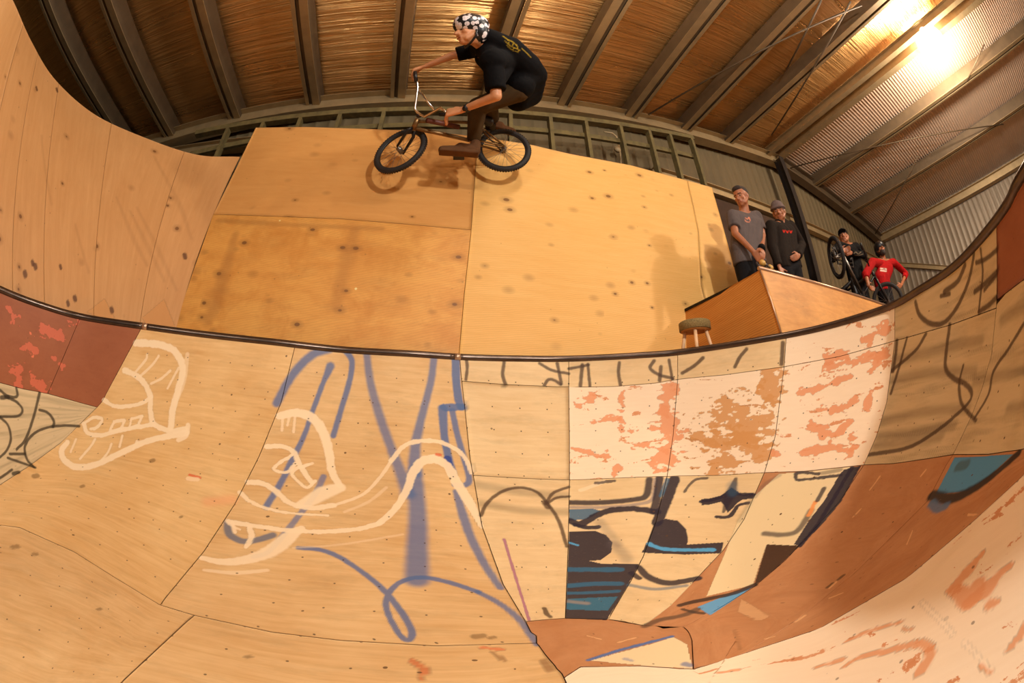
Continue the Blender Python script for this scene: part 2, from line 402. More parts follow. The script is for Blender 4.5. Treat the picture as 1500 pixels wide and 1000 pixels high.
bowl = Surf(bowl_fn, np.linspace(0, sd[-1], 420), np.concatenate([np.linspace(-1, 0, 16)[:-1], np.linspace(0, 1.06, 44)]))
tan1, tan2 = L(228,190,134), L(216,172,114)
cream1, cream2 = L(234,206,160), L(222,190,142)
beige1, beige2 = L(216,192,152), L(200,174,132)
brn1, brn2 = L(198,142,98), L(182,126,82)
red1, red2 = L(160,96,64), L(142,80,52)
white1, white2 = L(244,219,188), L(230,199,164)
orng1, orng2 = L(222,150,102), L(205,132,84)
M = {}
M['tan'] = ply('tan_plywood', L(230,192,136), L(206,158,98), screws=.8, mottle=.8, speck=.8, dirt=.14)
M['tan2'] = ply('worn_tan_plywood', L(228,192,140), L(202,156,100), screws=.8, mottle=.8, speck=.85, dirt=.2)
M['cream'] = ply('cream_plywood', cream1, L(214,178,128), screws=1., grain=(1, 10), mottle=.6, speck=.7, dirt=.2)
M['creamg'] = ply('painted_cream_plywood', cream1, L(216,182,132), screws=.9, grain=(1, 10), mottle=.5, speck=.6, dirt=.15)
M['beige'] = ply('beige_plywood', beige1, beige2, screws=.9, grain=(1, 8), mottle=.3, speck=.4, dirt=.22, tread=True)
M['brown'] = ply('brown_faced_plywood', brn1, L(172,112,68), screws=.5, mottle=.5, speck=1., grain=(3, 3), dirt=.12)
M['red'] = ply('red_brown_plywood', red1, red2, screws=.2, mottle=.35, speck=.3, grain=(2, 3), peel=(L(226,120,84), red1, .66))
M['peel'] = ply('peeling_white_plywood', orng1, orng2, screws=.9, mottle=.3, speck=.1, peel=(white1, white2, .40))
M['peel2'] = ply('flaking_white_plywood', L(200,140,84), L(180,120,66), screws=.8, mottle=.3, speck=.1, peel=(white1, white2, .38), grain=(3, 3))
M['white'] = ply('white_painted_plywood', orng1, orng2, screws=.6, mottle=.3, speck=.2, peel=(white1, white2, .40), grain=(1, 9))
M['base'] = simple('dark_under_ply', L(70,46,26), .9)
s0 = [(208,481),(150,590),(143,598),(90,650),(40,687),(0,713),(-80,745)]
s1 = [(432,508),(412,590),(380,670),(345,740),(300,810),(235,890)]
s2 = [(673,526),(676,559),(680,593),(688,671),(693,698),(706,773),(737,859),(770,914),(786,946)]
NAVY, TEAL, SKY, BLU = L(38,32,48), L(48,98,128), L(84,160,205), L(78,104,150)
WHT, BLK, PINK, PURP = L(240,215,178), L(72,50,38), L(236,150,110), L(160,90,130)
CREAMP = L(234,208,164)
P_ = []
def S(c, w, pts, a=.9, soft=.5, kind='cur'): P_.append((kind, c, w, pts, a, soft))
# spray-painted blue letters on the tall tan sheet
S(BLU, 11, [(405,592),(422,560),(440,536),(460,519),(482,512)], .85, .9)
S(BLU, 7, [(503,512),(515,528),(513,555),(503,590),(488,640)], .85, .8)
S(BLU, [11,6,6,6,8,8,9], [(484,537),(474,560),(460,597),(445,640),(428,675),(412,708),(390,745)], .85, .8)
S(BLU, [9,10,12,12,16,20], [(537,518),(543,563),(557,613),(572,655),(588,697),(598,725)], .75, 1.)
S(BLU, [9,9,10,14,18], [(635,527),(630,563),(617,613),(608,657),(607,695)], .8, .9)
S(BLU, [18,22,26,30,34], [(608,690),(610,725),(612,770),(611,810),(611,852)], .8, .9)
S(BLU, 11, [(667,527),(668,560),(671,585),(675,597)], .9, .5); S(BLU, 11, [(676,597),(650,598)], .9, .4)
S(BLU, [13,10,10,10], [(648,600),(650,635),(655,665),(664,698)], .9, .6)
S(BLU, 8, [(662,603),(670,640),(680,675),(687,704),(679,713),(666,712)], .85, .7)
S(L(52,72,140), 11, [(655,674),(660,692)], .95, .3)
S(BLU, [9,12,12,11,10], [(668,722),(679,760),(692,795),(710,830),(733,864)], .8, .8)
S(BLU, [7,8,8,8,9,9,9,10,9,8,8,8,8,8,9,9,9], [(437,805),(470,808),(500,820),(530,840),(555,860),(572,878),(592,905),(604,930),(598,942),(585,932),(570,905),(566,885),(574,866),(595,852),(625,849),(662,857),(700,870)], .85, .7)
S(BLU, [8,9,11,10], [(700,870),(730,886),(758,908),(774,928),(787,948)], .8, .8)
S(L(84,100,124), 11, [(334,768),(337,785),(355,795),(378,793),(400,786)], .8, .7)
S(BLU, 8, [(372,818),(392,812),(412,790),(440,755),(462,725),(474,700)], .7, .7)
# brushed cream outlines
S(WHT, 9, [(200,503),(235,506),(257,516),(268,540),(262,570),(254,600),(251,628)], .92, .4)
S(WHT, 5, [(275,520),(270,560),(258,590)], .5, .6)
S(WHT, 7, [(183,543),(205,555),(220,578),(221,600),(226,622),(248,632),(272,630)], .9, .4)
S(WHT, 5, [(153,587),(168,596),(192,596),(212,590),(222,583)], .9, .4)
S(WHT, 6, [(123,622),(130,636),(150,639),(180,631),(226,623)], .92, .4)
S(WHT, 4, [(126,620),(138,613),(150,616),(142,628),(133,630)], .9, .4)
for q in ([(162,633),(168,619),(183,617),(178,630)], [(190,629),(193,615),(209,611),(203,624)]): S(WHT, 3.5, q+[q[0]], .85, .4, 'seg')
S(WHT, [7,8,10,11,10,9,8,9], [(99,650),(91,662),(95,676),(113,686),(142,682),(180,664),(222,646),(273,636)], .92, .4)
S(WHT, 6, [(262,646),(273,640),(276,624)], .8, .5)
for q in ([(118,674),(134,655),(140,645)], [(150,676),(159,664),(164,652)], [(196,660),(201,648)], [(176,656),(180,640)]): S(WHT, 3, q, .8, .5)
for q in ([(200,545),(214,528),(216,520)], [(206,552),(224,535),(233,522)], [(222,563),(236,556),(250,544)], [(246,570),(262,540)], [(104,664),(112,645)]): S(WHT, 2.6, q, .7, .5)
S(WHT, [9,13,14,13,11,9], [(408,611),(430,606),(455,612),(472,632),(481,660),(486,690),(497,713)], .92, .4)
for q in ([(414,612),(413,632)], [(432,612),(430,634)], [(424,612),(421,624)]): S(WHT, 3, q, .7, .6)
S(WHT, 7, [(390,656),(412,655),(430,664),(441,686),(456,708)], .9, .4)
S(WHT, 4, [(428,668),(407,682),(402,690),(420,693),(433,681)], .88, .4)
S(WHT, 4, [(452,682),(434,688),(428,696),(436,706),(450,716),(462,706)], .85, .5); S(WHT, 3, [(444,686),(458,680)], .7, .5)
S(WHT, [16,24,20,12], [(498,716),(474,724),(455,735),(440,741)], .9, .5)
S(WHT, 8, [(363,708),(385,710),(405,722),(425,739),(455,746),(490,742)], .9, .4)
S(WHT, [7,5,4,3], [(352,723),(368,737),(395,748),(430,754),(480,757)], .85, .4)
S(WHT, 8, [(335,766),(370,772),(420,779),(475,781),(525,777),(556,769)], .92, .35)
S(WHT, [9,9,10,12,14,15], [(556,769),(580,746),(597,717),(606,692),(620,677),(637,673)], .92, .35)
S(WHT, [15,13,14,15,11,6], [(637,673),(655,684),(667,706),(682,730),(695,752),(705,774)], .92, .3)
S(WHT, 6, [(573,677),(590,656),(610,648),(640,648),(665,658),(682,674),(690,694)], .88, .4)
S(WHT, 4, [(490,742),(530,727),(556,702),(573,677)], .75, .5)
S(WHT, 3.5, [(505,752),(540,737),(566,716)], .4, .8); S(WHT, 3, [(430,805),(500,800),(590,785)], .35, .8)
S(WHT, [9,14,20,24,22,10], [(297,820),(330,826),(372,820),(400,808),(422,790),(442,776)], .9, .45)
S(WHT, [5,9,6], [(300,838),(345,842),(392,838)], .65, .8)
S(WHT, [7,9,5], [(366,774),(369,788),(361,804)], .9, .4); S(WHT, 5, [(340,767),(345,782)], .8, .5); S(WHT, 3, [(336,770),(352,778)], .7, .5)
S(PINK, 16, [(305,737),(340,734)], .35, 1.6); S(L(214,92,52), 3, [(278,697),(294,702)], .8, .4); S(L(214,92,52), 4, [(639,667),(644,668)], .8, .4)
S(L(240,210,170), 6, [(276,703),(290,704)], .7, .5)
for x, y, w in ((222,677,5),(50,700,7),(50,816,6),(145,897,5),(363,967,7),(697,936,13),(718,938,7),(20,805,9),(120,715,4),(265,760,3)): S(L(112,80,42), w, [(x,y),(x+w*.7,y-1)], .6, .6)
# thin black tags
for w, q in ((3,[(683,528),(684,540),(682,557)]),(3.6,[(738,531),(736,550),(741,566)]),(3,[(790,533),(808,543),(833,548)]),(3.4,[(816,533),(822,563)]),(3.4,[(797,565),(803,557),(812,558),(821,564)]),
             (3,[(833,541),(862,535)]),(4,[(853,535),(850,566)]),(3,[(861,534),(864,567)]),(3.4,[(907,532),(906,548),(909,566)]),(3.4,[(958,529),(952,540),(966,550),(986,555)]),(3,[(980,528),(985,557)]),(4,[(968,538),(966,558)]),
             (4,[(1030,525),(1018,536),(1000,547)]),(4,[(1094,512),(1084,524),(1077,538)]),(5,[(1147,503),(1145,534)]),
             (4.2,[(704,757),(714,738),(735,722),(760,716),(785,722),(802,740),(818,765),(830,803)]),(3.6,[(799,740),(810,724),(833,715)]),(3.4,[(803,738),(815,731),(833,729)]),(8,[(798,738),(802,745)]),
             (5,[(797,894),(801,903),(806,907)])): S(BLK, w, q, .85, .8)
S(PURP, 2.6, [(738,792),(752,838),(775,912)], .8, .5)
for w, q in ((5.5,[(1343,443),(1349,462),(1366,475),(1385,473),(1404,450),(1420,415),(1427,385),(1429,370)]),(6,[(1416,388),(1405,412),(1385,428)]),(4,[(1393,431),(1380,434)]),(4.5,[(1439,366),(1442,400),(1439,430),(1436,457)]),(4.5,[(1432,385),(1447,379),(1463,366)]),
             (6,[(1430,428),(1445,416),(1463,399)]),(4,[(1444,426),(1462,404)]),(6,[(1436,458),(1450,448),(1463,436)]),
             (6,[(1393,477),(1388,515),(1387,540),(1398,555),(1415,563),(1425,575),(1422,590),(1400,612),(1368,637),(1330,658),(1273,668)]),(4.5,[(1413,537),(1407,565),(1412,595),(1432,618)]),
             (4.5,[(1315,500),(1309,545)]),(3.5,[(1330,496),(1318,540),(1306,578)]),(4.5,[(1358,490),(1342,515),(1305,546)]),(5,[(1502,476),(1480,512),(1458,545),(1450,580),(1430,614)])): S(BLK, w, q, .85, .8)
for w, q in ((3,[(0,573),(12,582),(25,582),(24,570)]),(5,[(2,584),(12,583)]),(2.6,[(8,583),(24,590),(33,602),(26,611),(0,612)]),(2.6,[(0,613),(12,625),(16,645),(10,662),(0,672)]),(3,[(58,577),(50,610),(38,645),(25,660)]),
             (3,[(58,602),(70,606),(79,618),(78,627)]),(2.8,[(117,626),(95,625),(70,628),(50,637),(37,655),(40,675),(50,686)]),(3.4,[(15,667),(37,667)]),(3,[(12,673),(32,680),(52,687)]),(3,[(0,703),(18,690)]),(5,[(20,696),(28,694)])): S(L(50,40,30), w, q, .85, .6)
tags = P_; P_ = []
# lettering piece across the pocket: navy outline, teal and sky fills
S(NAVY, 9, [(833,738),(880,738),(925,734),(946,728),(951,704)], .9, .7); S(L(120,110,120), 5, [(833,745),(885,745),(930,741),(955,733),(960,704)], .6, .9)
S(NAVY, 10, [(966,702),(962,730),(957,752)], .92, .5)
P_.append(('poly', TEAL, [(833,748),(868,747),(880,750),(862,762),(833,765)], .9))
S(NAVY, 11, [(833,764),(848,770),(862,764),(885,752),(925,747),(962,752)], .95, .4); S(NAVY, 7, [(842,771),(860,775),(876,774)], .95, .3); S(WHT, 5, [(850,720),(885,707)], .7, .8); S(NAVY, 4, [(872,709),(900,706)], .8, .4)
P_.append(('poly', NAVY, [(833,781),(872,780),(888,786),(897,797),(895,812),(880,823),(862,824),(880,828),(936,829),(925,850),(913,872),(888,912),(828,909)], .96))
S(L(90,84,90), 16, [(898,800),(912,812),(918,822)], .35, 1.5); S(L(90,84,90), 12, [(878,766),(888,778),(905,800)], .3, 1.6); S(SKY, 3, [(833,797),(846,801)], .9, .4)
S(TEAL, 11, [(832,837),(870,837),(908,837)], .9, .4); S(TEAL, 11, [(832,861),(870,858),(908,858)], .9, .5); S(TEAL, 7, [(830,872),(870,871),(905,869)], .9, .5)
P_.append(('poly', L(52,108,134), [(831,880),(905,877),(890,898),(829,896)], .9)); S(L(205,160,115), 7, [(833,884),(860,887)], .35, 1.4)
S(NAVY, 15, [(988,704),(976,735),(962,768)], .95, .3); S(TEAL, 5, [(977,704),(968,728)], .8, .6)
P_.append(('poly', NAVY, [(958,768),(975,762),(993,765),(1005,777),(1008,793),(1006,800),(1060,797),(1056,813),(1000,815),(940,812),(948,795)], .96))
S(SKY, 7, [(950,799),(970,806),(1000,808),(1045,808)], .95, .4)
S(NAVY, [8,12,14,12], [(935,833),(950,848),(980,857),(1022,850)], .92, .5); S(TEAL, 7, [(922,860),(960,866),(1004,861)], .6, .9); S(NAVY, 8, [(925,842),(936,850)], .9, .5)
P_.append(('poly', NAVY, [(1027,733),(1040,732),(1056,728),(1064,722),(1072,716),(1080,721),(1088,727),(1104,724),(1104,732),(1088,734),(1080,739),(1074,746),(1066,753),(1061,742),(1056,737),(1040,741),(1028,742)], .96)); S(NAVY, 5, [(1027,737),(1045,734),(1063,728),(1082,726),(1104,727)], .95, .3); S(NAVY, [4,12,16,8,3], [(1078,703),(1073,718),(1068,729),(1064,742),(1060,752)], .8, .8); S(TEAL, 14, [(1072,712),(1074,724)], .35, 1.2)
S(NAVY, 5, [(1050,759),(1068,759),(1076,750),(1082,742),(1097,739)], .95, .4); S(NAVY, 3, [(1003,722),(1010,712),(1020,704),(1036,702)], .8, .5)
P_.append(('poly', L(232,208,162), [(1141,696),(1258,685),(1230,740),(1205,770),(1172,802),(1123,800),(1103,860),(1034,877),(1060,817),(1080,767),(1106,728)], .97))
P_.append(('poly', NAVY, [(1236,690),(1262,684),(1232,738),(1205,770),(1172,803),(1163,800),(1186,764),(1208,735),(1224,708)], .96)); S(NAVY, [6,6,6,6,6], [(1248,688),(1228,722),(1212,748),(1195,775),(1172,802)], .95, .35); S(NAVY, 4, [(1200,696),(1170,694),(1166,702),(1172,705),(1200,702),(1232,698)], .9, .4); S(NAVY, 6, [(1232,690),(1205,695)], .5, 1)
P_.append(('poly', L(58,38,28), [(1123,800),(1172,802),(1140,833),(1104,862)], .95)); P_.append(('poly', SKY, [(1105,861),(1062,876),(1020,893),(1040,905),(1075,882)], .9))
S(L(50,36,32), 9, [(996,890),(1015,885),(1040,880),(1075,872),(1105,860)], .9, .5); S(L(50,36,32), 6, [(1000,896),(1015,900),(1030,902)], .8, .6)
S(NAVY, 9, [(1120,784),(1145,786),(1165,782),(1178,768),(1188,750)], .75, 1.); S(L(236,150,80), 6, [(1194,738),(1185,757)], .9, .4); S(NAVY, 6, [(1207,718),(1198,735)], .85, .6); S(L(80,78,80), 5, [(1106,730),(1120,712),(1142,698)], .35, 1.2)
S(L(110,96,78), 7, [(1083,765),(1100,735)], .3, 1.4); S(L(60,50,44), 10, [(944,921),(965,912),(1000,905),(1020,896)], .7, .9)
P_.append(('poly', L(66,142,190), [(1400,673),(1487,668),(1452,700),(1420,722),(1372,727)], .95)); S(L(62,88,92), 14, [(1405,686),(1418,683)], .7, .8)
S(L(32,26,28), [16,18,14,12,10], [(1366,728),(1395,733),(1430,718),(1462,695),(1495,666)], .95, .8); S(L(70,110,150), 13, [(1366,740),(1376,748),(1388,744)], .85, .9)
S(BLU, 5, [(861,971),(905,957),(950,945),(984,936)], .8, .7)
P_.append(('poly', CREAMP, [(864,972),(905,960),(950,948),(986,937),(1006,948),(1014,984),(940,979)], .96)); S(L(84,110,160), 5, [(862,971),(905,957),(950,945),(984,936)], .9, .6); S(BLU, 10, [(1003,977),(1010,979)], .7, .9); S(L(84,110,160), 5, [(915,969),(925,972)], .5, 1)
P_.append(('poly', L(226,180,130), [(1085,880),(1105,892),(1128,906),(1110,915),(1080,900)], .45))
for x, y in ((1228,852),(1212,864)): S(L(84,58,34), 4, [(x,y),(x+8,y-6)], .8, .5)
S(L(196,105,60), [10,12,5], [(605,972),(622,985),(618,1000)], .8, .4); S(L(214,120,76), 6, [(707,952),(735,955)], .8, .4); S(L(130,85,48), 7, [(722,960),(740,972)], .6, .5); S(L(120,75,42), 12, [(797,972),(806,985)], .6, .6)
S(L(122,80,46), 4, [(1075,927),(1083,955)], .35, 1)
for q in ([(1290,700),(1275,720)],[(1215,880),(1235,872)],[(1330,800),(1338,780)],[(1180,905),(1165,915)],[(1250,760),(1262,748)],[(1420,757),(1478,759)],[(1245,935),(1252,928)],[(1120,940),(1135,936)],[(1350,700),(1358,690)],[(1215,865),(1225,856)],[(905,945),(930,938)],[(860,935),(880,940)]): S(L(232,180,128), 2, q, .7, .6)
piece = P_; P_ = []
# big orange bare streaks on the white painted sheet
for w, q in (([14,22,12],[(1392,868),(1415,845),(1440,815)]),([18,34,26],[(1398,868),(1425,880),(1432,862)]),([20,30,14,8],[(1420,885),(1445,868),(1462,848),(1482,832)]),([16,22,10],[(1450,890),(1462,886)]),([4,8,5],[(1238,945),(1270,930),(1322,915)]),([5,8,6],[(1322,925),(1336,927)]),
             ([5,9,12,14,14,16],[(1235,982),(1260,967),(1300,958),(1350,948),(1362,965),(1345,990)]),([5,9,6],[(1195,982),(1235,970)]),([4,6,4],[(1048,990),(1082,985)]),([8,16,12],[(1476,955),(1500,925),(1520,890)]),([6,10,6],[(1435,978),(1452,990)])):
    P_.append(('cur', orng1, w, q, .85, .35))
for q in ([(1350,885),(1398,935)], [(1412,945),(1450,985)]): P_.append(('cur', L(250,228,200), 4, q, .5, .8))
streaks = P_; P_ = []
def BL(c, w, pts, a=.9): P_.append(('cur', c, w, pts, a, 9.))
for w, q in ((60,[(1075,610),(1100,625)]),(44,[(1060,650),(1065,680)]),(30,[(1085,650),(1112,668)]),(26,[(1135,552),(1130,575)]),(14,[(1020,640),(1045,655)])): BL(L(206,146,86), w, q)
for w, q in ((22,[(978,610),(983,640),(970,680)]),(16,[(983,570),(976,600)]),(9,[(845,660),(885,668)]),(8,[(930,653),(975,660)]),(6,[(910,575),(910,640)]),(9,[(870,580),(850,595)]),(8,[(870,620),(905,610)]),(8,[(925,632),(960,628)]),(9,[(905,682),(905,697)]),
    (12,[(1215,540),(1290,520)]),(9,[(1170,578),(1200,570),(1245,556)]),(10,[(1200,602),(1235,598),(1255,585)]),(12,[(1190,622),(1220,640),(1245,620)]),(10,[(1250,640),(1252,655)]),(9,[(1180,662),(1240,660),(1245,670)]),(16,[(1280,535),(1296,520)]),(8,[(1275,575),(1270,600)]),(12,[(1215,525),(1240,518)]),(12,[(1270,500),(1300,480)]),(8,[(1135,665),(1145,668)])): BL(L(226,150,104), w, q)
blots = P_; P_ = []
for w, q in ((16,[(25,545),(30,560)]),(10,[(60,485),(90,492)]),(10,[(15,455),(22,468)]),(10,[(100,470),(112,476)]),(14,[(50,560),(62,568)]),(8,[(80,530),(90,536)]),(8,[(35,510),(50,512)])): P_.append(('cur', L(214,108,80), w, q, .7, 9.))
redb = P_; P_ = []
tyre = []
for q in ([(1300,560),(1360,548),(1430,545)],[(1290,620),(1350,606),(1420,600)],[(1290,640),(1340,636),(1400,625)],[(1310,530),(1380,512),(1440,500)],[(1285,655),(1330,650),(1380,642)],[(1480,600),(1560,590)],[(1430,560),(1500,545),(1560,545)],[(1470,470),(1500,450),(1560,430)],[(700,712),(760,722),(828,728)],[(705,740),(770,750),(830,752)]): tyre.append(('cur', L(96,78,58), 14, q, .38, 1.6))
ramp_thing = empty('skate_bowl', (0, 0, ZF), 'patchwork plywood skate bowl filling the lower half of the photo, painted with graffiti', 'skate ramp')
def strokes_of(lst): return [stroke3(bowl, *k) for k in lst if k[0] != 'poly']
tag3 = strokes_of(tags)
def bp(mat, top, right, bottom, left, fine=True, paints=(), tag=True, res=None, label=None, lift=.012):
    return panel(bowl, 'plywood_panel', M[mat], ramp_thing, top, right, bottom, left, fine, lift, .0018, paints, tag3 if tag else (), res, label)
LB = 'sheet '
bp('red', [(-90,380),(0,425),(25,438),(60,450),(118,466)], [(118,466),(95,520),(70,578)], [(-90,530),(0,562),(33,571),(70,578)], [(-90,380),(-90,530)], True, redb, label='red-brown plywood sheet with scraped orange flecks at far left')
bp('red', [(118,466),(208,481)], [(208,481),(150,590),(143,598)], [(70,578),(143,598)], [(118,466),(95,520),(70,578)], True, redb, label='plain red-brown plywood sheet under the coping joint')
bp('beige', [(-90,530),(0,562),(33,571),(70,578),(143,598)], [(143,598),(115,625)], [(-90,750),(0,713),(40,687),(90,650),(115,625)], [(-90,530),(-90,750)], True, label='beige sheet with thin black loops')
bp('tan', [(208,481),(300,493),(432,508)], s1, [(-80,762),(30,776),(110,812),(170,850),(235,890)], s0, True, label='large tan sheet with a brushed cream drawing')
bp('tan2', [(432,508),(500,515),(600,521),(673,526)], s2, [(235,890),(285,905),(400,930),(500,942),(640,950),(786,946)], s1, True, label='tan sheet sprayed with blue letters and cream brush lines')
s3 = [(833,528),(833,566),(834,640),(834,704),(832,800),(828,909)]
s4 = [(993,519),(993,557),(986,640),(977,700),(961,766),(942,818),(924,854),(890,911)]
s5 = [(1152,494),(1149,538),(1136,640),(1120,694),(1090,763),(1060,808),(1012,859),(982,890),(943,920)]
s6 = [(1312,449),(1312,500),(1300,590),(1285,640),(1266,683),(1230,737),(1200,770),(1150,824),(1103,864),(1037,904),(1000,922)]
s7 = [(1462,326),(1463,400),(1462,452),(1455,520),(1441,570),(1425,612),(1398,668)]
bp('cream', [(673,526),(760,528),(833,528)], [(833,528),(833,566)], [(676,559),(740,564),(833,568)], s2[:2], True, label='narrow cream strip with thin black tags under the coping')
bp('cream', [(676,559),(740,564),(833,568)], s3[1:4], [(693,698),(760,702),(834,705)], s2[1:5], False)
bp('cream', [(693,698),(760,702),(834,705)], s3[3:], [(770,914),(800,911),(828,909)], s2[4:8], True, tyre, label='cream sheet with a black sprayed arch')
bp('cream', [(833,528),(940,523),(993,519)], s4[:2], [(833,568),(900,567),(960,562),(993,556)], [(833,528),(833,568)], True)
bp('peel', [(833,568),(900,567),(960,562),(993,556)], s4[1:4], [(834,705),(900,702),(977,699)], s3[1:4], True, blots, tag=False, label='peeling white sheet with orange scrapes')
bp('creamg', [(834,705),(900,702),(977,699)], s4[3:], [(828,909),(860,910),(890,911)], s3[3:], True, piece, label='sheet with navy and teal lettering')
bp('cream', [(993,519),(1050,511),(1152,494)], s5[:2], [(993,556),(1060,550),(1149,538)], s4[:2], True)
bp('peel2', [(993,556),(1060,550),(1149,538)], s5[1:4], [(977,699),(1050,698),(1120,694)], s4[1:4], True, blots, tag=False, label='white sheet with flaked brown patches')
bp('creamg', [(977,699),(1050,698),(1120,694)], s5[3:], [(890,911),(915,914),(943,920)], s4[3:], True, piece, label='sheet with a navy star shape and sky blue line')
bp('peel', [(1152,494),(1200,484),(1312,449)], s6[:2], [(1149,538),(1230,523),(1312,500)], s5[:2], True, blots, tag=False)
bp('peel', [(1149,538),(1230,523),(1312,500)], s6[1:5], [(1120,694),(1180,692),(1266,683)], s5[1:4], True, blots, tag=False, label='large peeling white sheet with long orange scrapes')
bp('brown', [(1120,694),(1180,692),(1266,683)], s6[4:], [(943,920),(970,925),(1000,922)], s5[3:], True, piece, label='brown sheet with a beige sprayed letter')
bp('beige', [(1312,449),(1350,427),(1400,394),(1462,326)], s7[:3], [(1312,500),(1393,477),(1462,452)], s6[:2], True, label='beige sheet with black sprayed curves under the coping')
bp('beige', [(1312,500),(1393,477),(1462,452)], s7[2:], [(1266,683),(1310,681),(1360,674),(1398,668)], s6[1:5], True, tyre, label='beige sheet covered in tyre marks')
bp('red', [(1462,326),(1480,302),(1500,264),(1540,160)], [(1540,160),(1560,300),(1560,390)], [(1463,440),(1500,412),(1560,380)], [(1462,326),(1463,400),(1463,440)], False, label='red-brown sheet at the right edge')
bp('beige', [(1463,440),(1500,412),(1560,380)], [(1560,380),(1570,500),(1570,640)], [(1398,668),(1450,668),(1500,661),(1570,640)], s7[2:], True, tyre)
sb = [(1398,668),(1388,683),(1360,737),(1320,777),(1250,845),(1170,910),(1090,961)]
bp('brown', [(1266,683),(1310,681),(1360,674),(1398,668)], sb, [(1015,985),(1050,975),(1090,961)], [(1266,683),(1230,737),(1200,770),(1150,824),(1103,864),(1037,904),(1000,922),(1013,942),(1015,985)], True, piece, tag=False)
bp('brown', [(1398,668),(1450,668),(1500,661),(1570,640)], [(1570,640),(1570,625)], [(1090,961),(1200,925),(1330,850),(1430,765),(1500,700),(1570,625)], sb, True, piece, tag=False, label='brown sheet with a blue shape edged in black')
bp('brown', [(770,914),(800,911),(828,909),(890,911),(943,920),(1000,922)], [(1000,922),(1013,942),(1015,985)], [(826,997),(850,981),(940,980),(1015,985)], [(770,914),(786,946),(826,997)], True, piece, tag=False)
bp('white', [(826,997),(850,981),(940,980),(1015,985),(1090,961),(1200,925),(1330,850),(1430,765),(1500,700),(1570,625)], [(1570,625),(1640,760),(1660,900)], [(870,1120),(1100,1180),(1350,1130),(1660,900)], [(826,997),(850,1060),(870,1120)], True, streaks, tag=False, res=.008, label='white painted sheet with bare orange streaks in the near corner')
bp('tan2', [(285,905),(400,930),(500,942),(640,950),(786,946)], [(786,946),(826,997),(870,1120)], [(130,1060),(400,1120),(870,1120)], [(285,905),(185,1000),(130,1060)], True, [k for k in piece if k[0] != 'poly'], tag=True, res=.01)
bp('tan2', [(-80,762),(30,776),(110,812),(170,850),(235,890),(285,905)], [(285,905),(185,1000),(130,1060)], [(-160,1050),(0,1080),(130,1060)], [(-80,762),(-120,900),(-160,1050)], True, tag=True, res=.012)
# dark ply layer below the sheets
us = np.linspace(0, sd[-1], 260); vs = np.concatenate([np.linspace(-1, 0, 12)[:-1], np.linspace(0, 1.0, 30)])
U, W = np.meshgrid(us, vs, indexing='ij'); PB = bowl_fn(U.ravel(), W.ravel()); n, m = len(us), len(vs)
i = (np.arange(n-1)[:, None]*m+np.arange(m-1)[None]).ravel(); PB = np.where(True, PB, PB); PB[:, 2] -= .004
meshobj('under_layer', npmesh('under_layer', PB, np.stack([i, i+m, i+m+1, i+1], 1), True), M['base'], ramp_thing)
M['joist'] = simple('rough_joist', L(150,112,66), .85)
for y0 in (.9, .2, -.6): k = MB(); k.box((-1.2, y0, 0), (.3, y0+.05, ZF-.01)); k.obj('joist', M['joist'], ramp_thing)
# steel coping in three joined pipes
cpos = lambda u: np.append([np.interp(u, sd, Cd[:, k]) for k in (0, 1)], HC+.012)
M['steel'] = simple('worn_black_steel', L(92,78,70), .28, .85, .25, 8)
M['weld'] = simple('ground_steel', L(190,160,135), .35, .8)
ua, ub = bowl.hit((210, 486))[0], bowl.hit((668, 530))[0]
for a, b in ((0, ua-.004), (ua+.004, ub-.004), (ub+.004, sd[-1])):
    k = MB(); k.tube([cpos(u) for u in np.linspace(a, b, max(8, int((b-a)*22)))], .027, 16); k.obj('coping', M['steel'], ramp_thing)
for u in (ua, ub):
    k = MB(); k.tube([cpos(u-.012), cpos(u+.03)], .0285, 16); o = k.obj('weld_joint', M['weld'], ramp_thing); o['label'] = 'bright ground weld on the coping'
# ---------------------------------------------------------------- plywood wall above the bowl
WY = lambda z: 2.895+(z-1.4)*.173
wall_fn = lambda u, v: np.stack([np.asarray(u, float), 2.895+(np.asarray(v, float)-1.4)*.173, np.asarray(v, float)], 1)
wsurf = Surf(wall_fn, np.linspace(-3.5, 5, 60), np.linspace(.9, 5, 60))
M['wtop'] = ply('fresh_pine_plywood', L(214,158,92), L(200,140,74), knots=.35, grain=(1, 6), mottle=.5, speck=.25)
M['worange'] = ply('varnished_orange_plywood', L(226,168,84), L(206,140,62), rings=.2, knots=.6, grain=(1, 5), mottle=.7, speck=.3, amb=L(196,128,50), gloss=.25, dirt=.15)
M['wright'] = ply('yellow_pine_plywood', L(232,184,112), L(220,166,92), knots=.35, rings=.2, grain=(1, 8), mottle=.4, speck=.25)
M['lramp'] = ply('smooth_pine_plywood', L(206,154,100), L(188,134,80), knots=.16, grain=(7, .7), mottle=.45, speck=.4)
M['boxl'] = ply('orange_grained_plywood', L(214,148,72), L(192,122,52), knots=.3, rings=.6, grain=(1.2, 9), mottle=.7, speck=.1)
M['boxf'] = ply('scuffed_plywood', L(216,158,92), L(182,124,66), grain=(2, 9), mottle=.9, speck=.3, dirt=.3)
wt = empty('plywood_wall', (0, 2.9, HC), 'tall leaning pine plywood wall behind the coping that the rider passes', 'ramp wall')
top = [(375,188),(450,187),(540,190),(620,193),(700,201),(778,213),(833,226),(924,243),(1006,265)]
vseam = [(700,201),(697,240),(690,338),(680,430),(672,523)]
zb = 1.31
def wp(mat, *a, **k): return panel(wsurf, 'plywood_sheet', M[mat], wt, *a, lift=.012, gap=.0015, **k)
hs = [(313,315),(400,318),(500,322),(600,330),(690,338)]
SK = L(150,96,44)
wp('wtop', top[:5], vseam[:3], hs, [(375,188),(345,250),(313,315)], fine=False)
